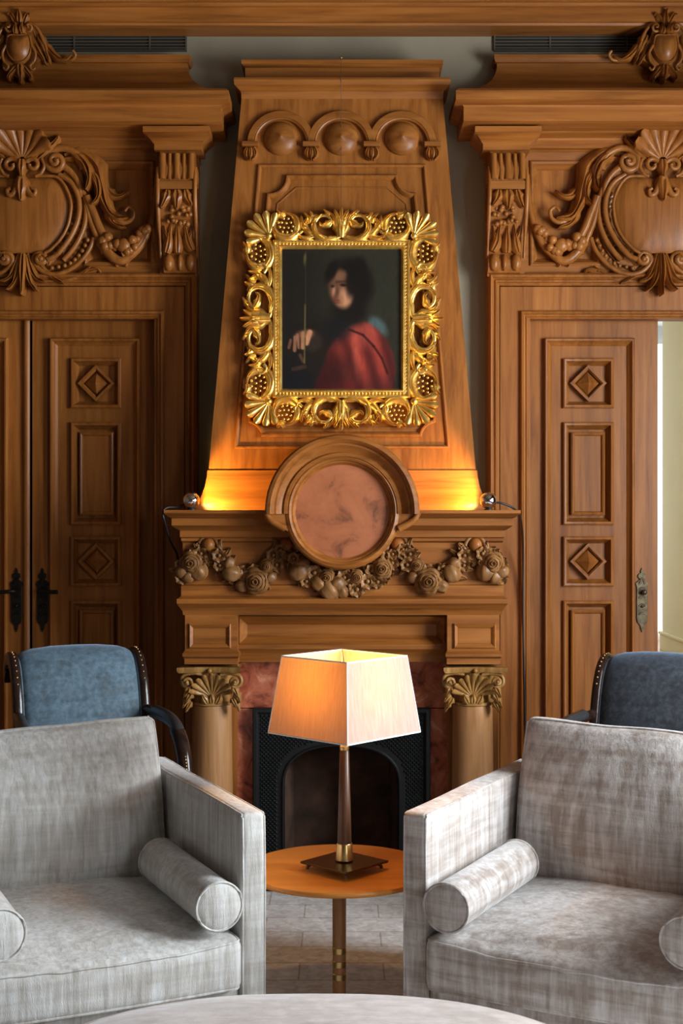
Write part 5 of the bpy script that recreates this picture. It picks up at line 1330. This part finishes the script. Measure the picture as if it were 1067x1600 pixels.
# ---- blue open armchairs by the doors
def open_armchair(loc, rz, label, vel, mirror_seed):
    e = empty('open_armchair', (loc[0], loc[1], FZ + .006), rz, label=label, cat='chair', group='dark-framed blue armchairs behind the pale ones')
    W = 0.218
    def add(name, mb, m, sm=60, par=e): return mb.obj(name, m, par, sm, local=True)
    # back profile (y back, z)
    prof = [(0.00, 0.42), (0.015, 0.52), (0.03, 0.62), (0.05, 0.73), (0.075, 0.82), (0.11, 0.885), (0.155, 0.918), (0.205, 0.918), (0.235, 0.895)]
    sp = catmull([(0, a, b) for a, b in prof], 28)
    mb = MB(); rows = []; th = 0.042
    for i, q in enumerate(sp):
        d = (sp[min(i + 1, 27)] - sp[max(0, i - 1)]).normalized(); nrm = Vector((0, -d.z, d.y))
        row = []
        for u in [-1, -.97, -.9, -.75, -.4, 0, .4, .75, .9, .97, 1]:
            b = math.sqrt(max(0, 1 - abs(u) ** 6)) * (.72 + .28 * (1 - u * u)); row.append(q + Vector((u * W * .985, 0, 0)) + nrm * th * b)
        row += [q + Vector((W * .985, 0, 0)) - nrm * .01, q + Vector((-W * .985, 0, 0)) - nrm * .01]
        rows.append(row)
    mb.grid(rows, close_u=True, cap0=True, cap1=True); bk = add('backrest', mb, vel, 50)
    for s in (-1, 1):
        mb = MB(); tube(mb, [q + Vector((s * W * .985, 0, 0)) + Vector((0, -.012, .004)) for q in sp], .004, 6); mb.obj('piping', vel, bk, 60, local=True)
        mb = MB(); rows = []
        rp = catmull([(0, 0.00, 0.05), (0, -.005, .3)] + [(0, a, b) for a, b in prof] + [(0, .245, .862), (0, .225, .848)], 40)
        for i, q in enumerate(rp):
            d = (rp[min(i + 1, 39)] - rp[max(0, i - 1)]).normalized(); nrm = Vector((0, -d.z, d.y)); xx = s * (W + .014)
            hw, hd = .016, .024
            rows.append([q + Vector((xx + hw * a, 0, 0)) + nrm * hd * b for a, b in ((-1, -.8), (-.8, -1), (.8, -1), (1, -.8), (1, .8), (.7, 1), (-.7, 1), (-1, .8))])
        mb.grid(rows, close_u=True, cap0=True, cap1=True); rail = add('back_rail', mb, 'mahogany', 50)
        mb = MB()
        for i in range(20, 33):
            q = rp[i]; d = (rp[i + 1] - rp[i - 1]).normalized(); nrm = Vector((0, -d.z, d.y)); ball(mb, q + Vector((s * (W + .014), 0, 0)) + nrm * .024, .0045, 6)
        tag(mb.obj('gilt_beads', 'brass', rail, 80, local=True), kind='stuff')
        # arm: padded top that scrolls down to the seat
        ap = catmull([(s * (W + .016), .05, .73), (s * (W + .030), -.06, .722), (s * (W + .040), -.17, .715), (s * (W + .046), -.25, .692), (s * (W + .050), -.315, .625), (s * (W + .050), -.345, .53), (s * (W + .045), -.36, .44), (s * (W + .04), -.385, .40)], 34)
        mb = MB(); tube(mb, ap, [.019] * 14 + [.026] * 12 + [.022] * 8, 10); ar = add('arm', mb, 'mahogany', 60)
        mb = MB(); tube(mb, [q + Vector((0, 0, .010)) for q in ap[3:17]], [.012] + [.022] * 12 + [.014], 10); mb.obj('arm_pad', 'leather', ar, 60, local=True)
        mb = MB()
        for i in range(20, 29):
            for h_ in (0, .5): q = ap[i].lerp(ap[i + 1], h_); ball(mb, q + Vector((-s * .004, -.022, .010)), .0042, 6)
        tag(mb.obj('gilt_beads', 'brass', ar, 80, local=True), kind='stuff')
        for y in (-.40,):
            mb = MB(); tube(mb, catmull([(s * (W + .035), y, .40), (s * (W + .03), y - .01, .25), (s * (W + .03), y - .005, .1), (s * (W + .035), y - .02, .0)], 10), [.026, .025, .024, .022, .021, .02, .018, .017, .016, .015], 8); add('leg', mb, 'mahogany')
        mb = MB(); tube(mb, catmull([(s * (W + .014), .01, .40), (s * (W + .014), .03, .22), (s * (W + .014), .09, .0)], 10), .018, 8); add('leg', mb, 'mahogany')
    mb = MB(); cushion(mb, (2 * W + .05, .46, .10), .03, (8, 8, 2), lambda p: p + Vector((0, -.20, .42 + (.02 * max(0, 1 - (p.x / .25) ** 2) if p.z > 0 else 0)))); add('seat', mb, vel)
    mb = MB(); mb.box(-W - .03, W + .03, -.42, .02, .33, .38); add('seat_rail', mb, 'mahogany', 0)
    return e
by = 4.84
open_armchair((X(134, by), by, 0), R(24), 'dark wooden armchair with blue velvet back before the closed double doors', 'blue_velvet', 1)
oc = open_armchair((X(1020, by), by, 0), R(-30), 'dark wooden armchair with shade-darkened blue velvet back beside the open doorway', 'blue_velvet_shaded', 2)
oc.scale = (1, 1, 0.972)
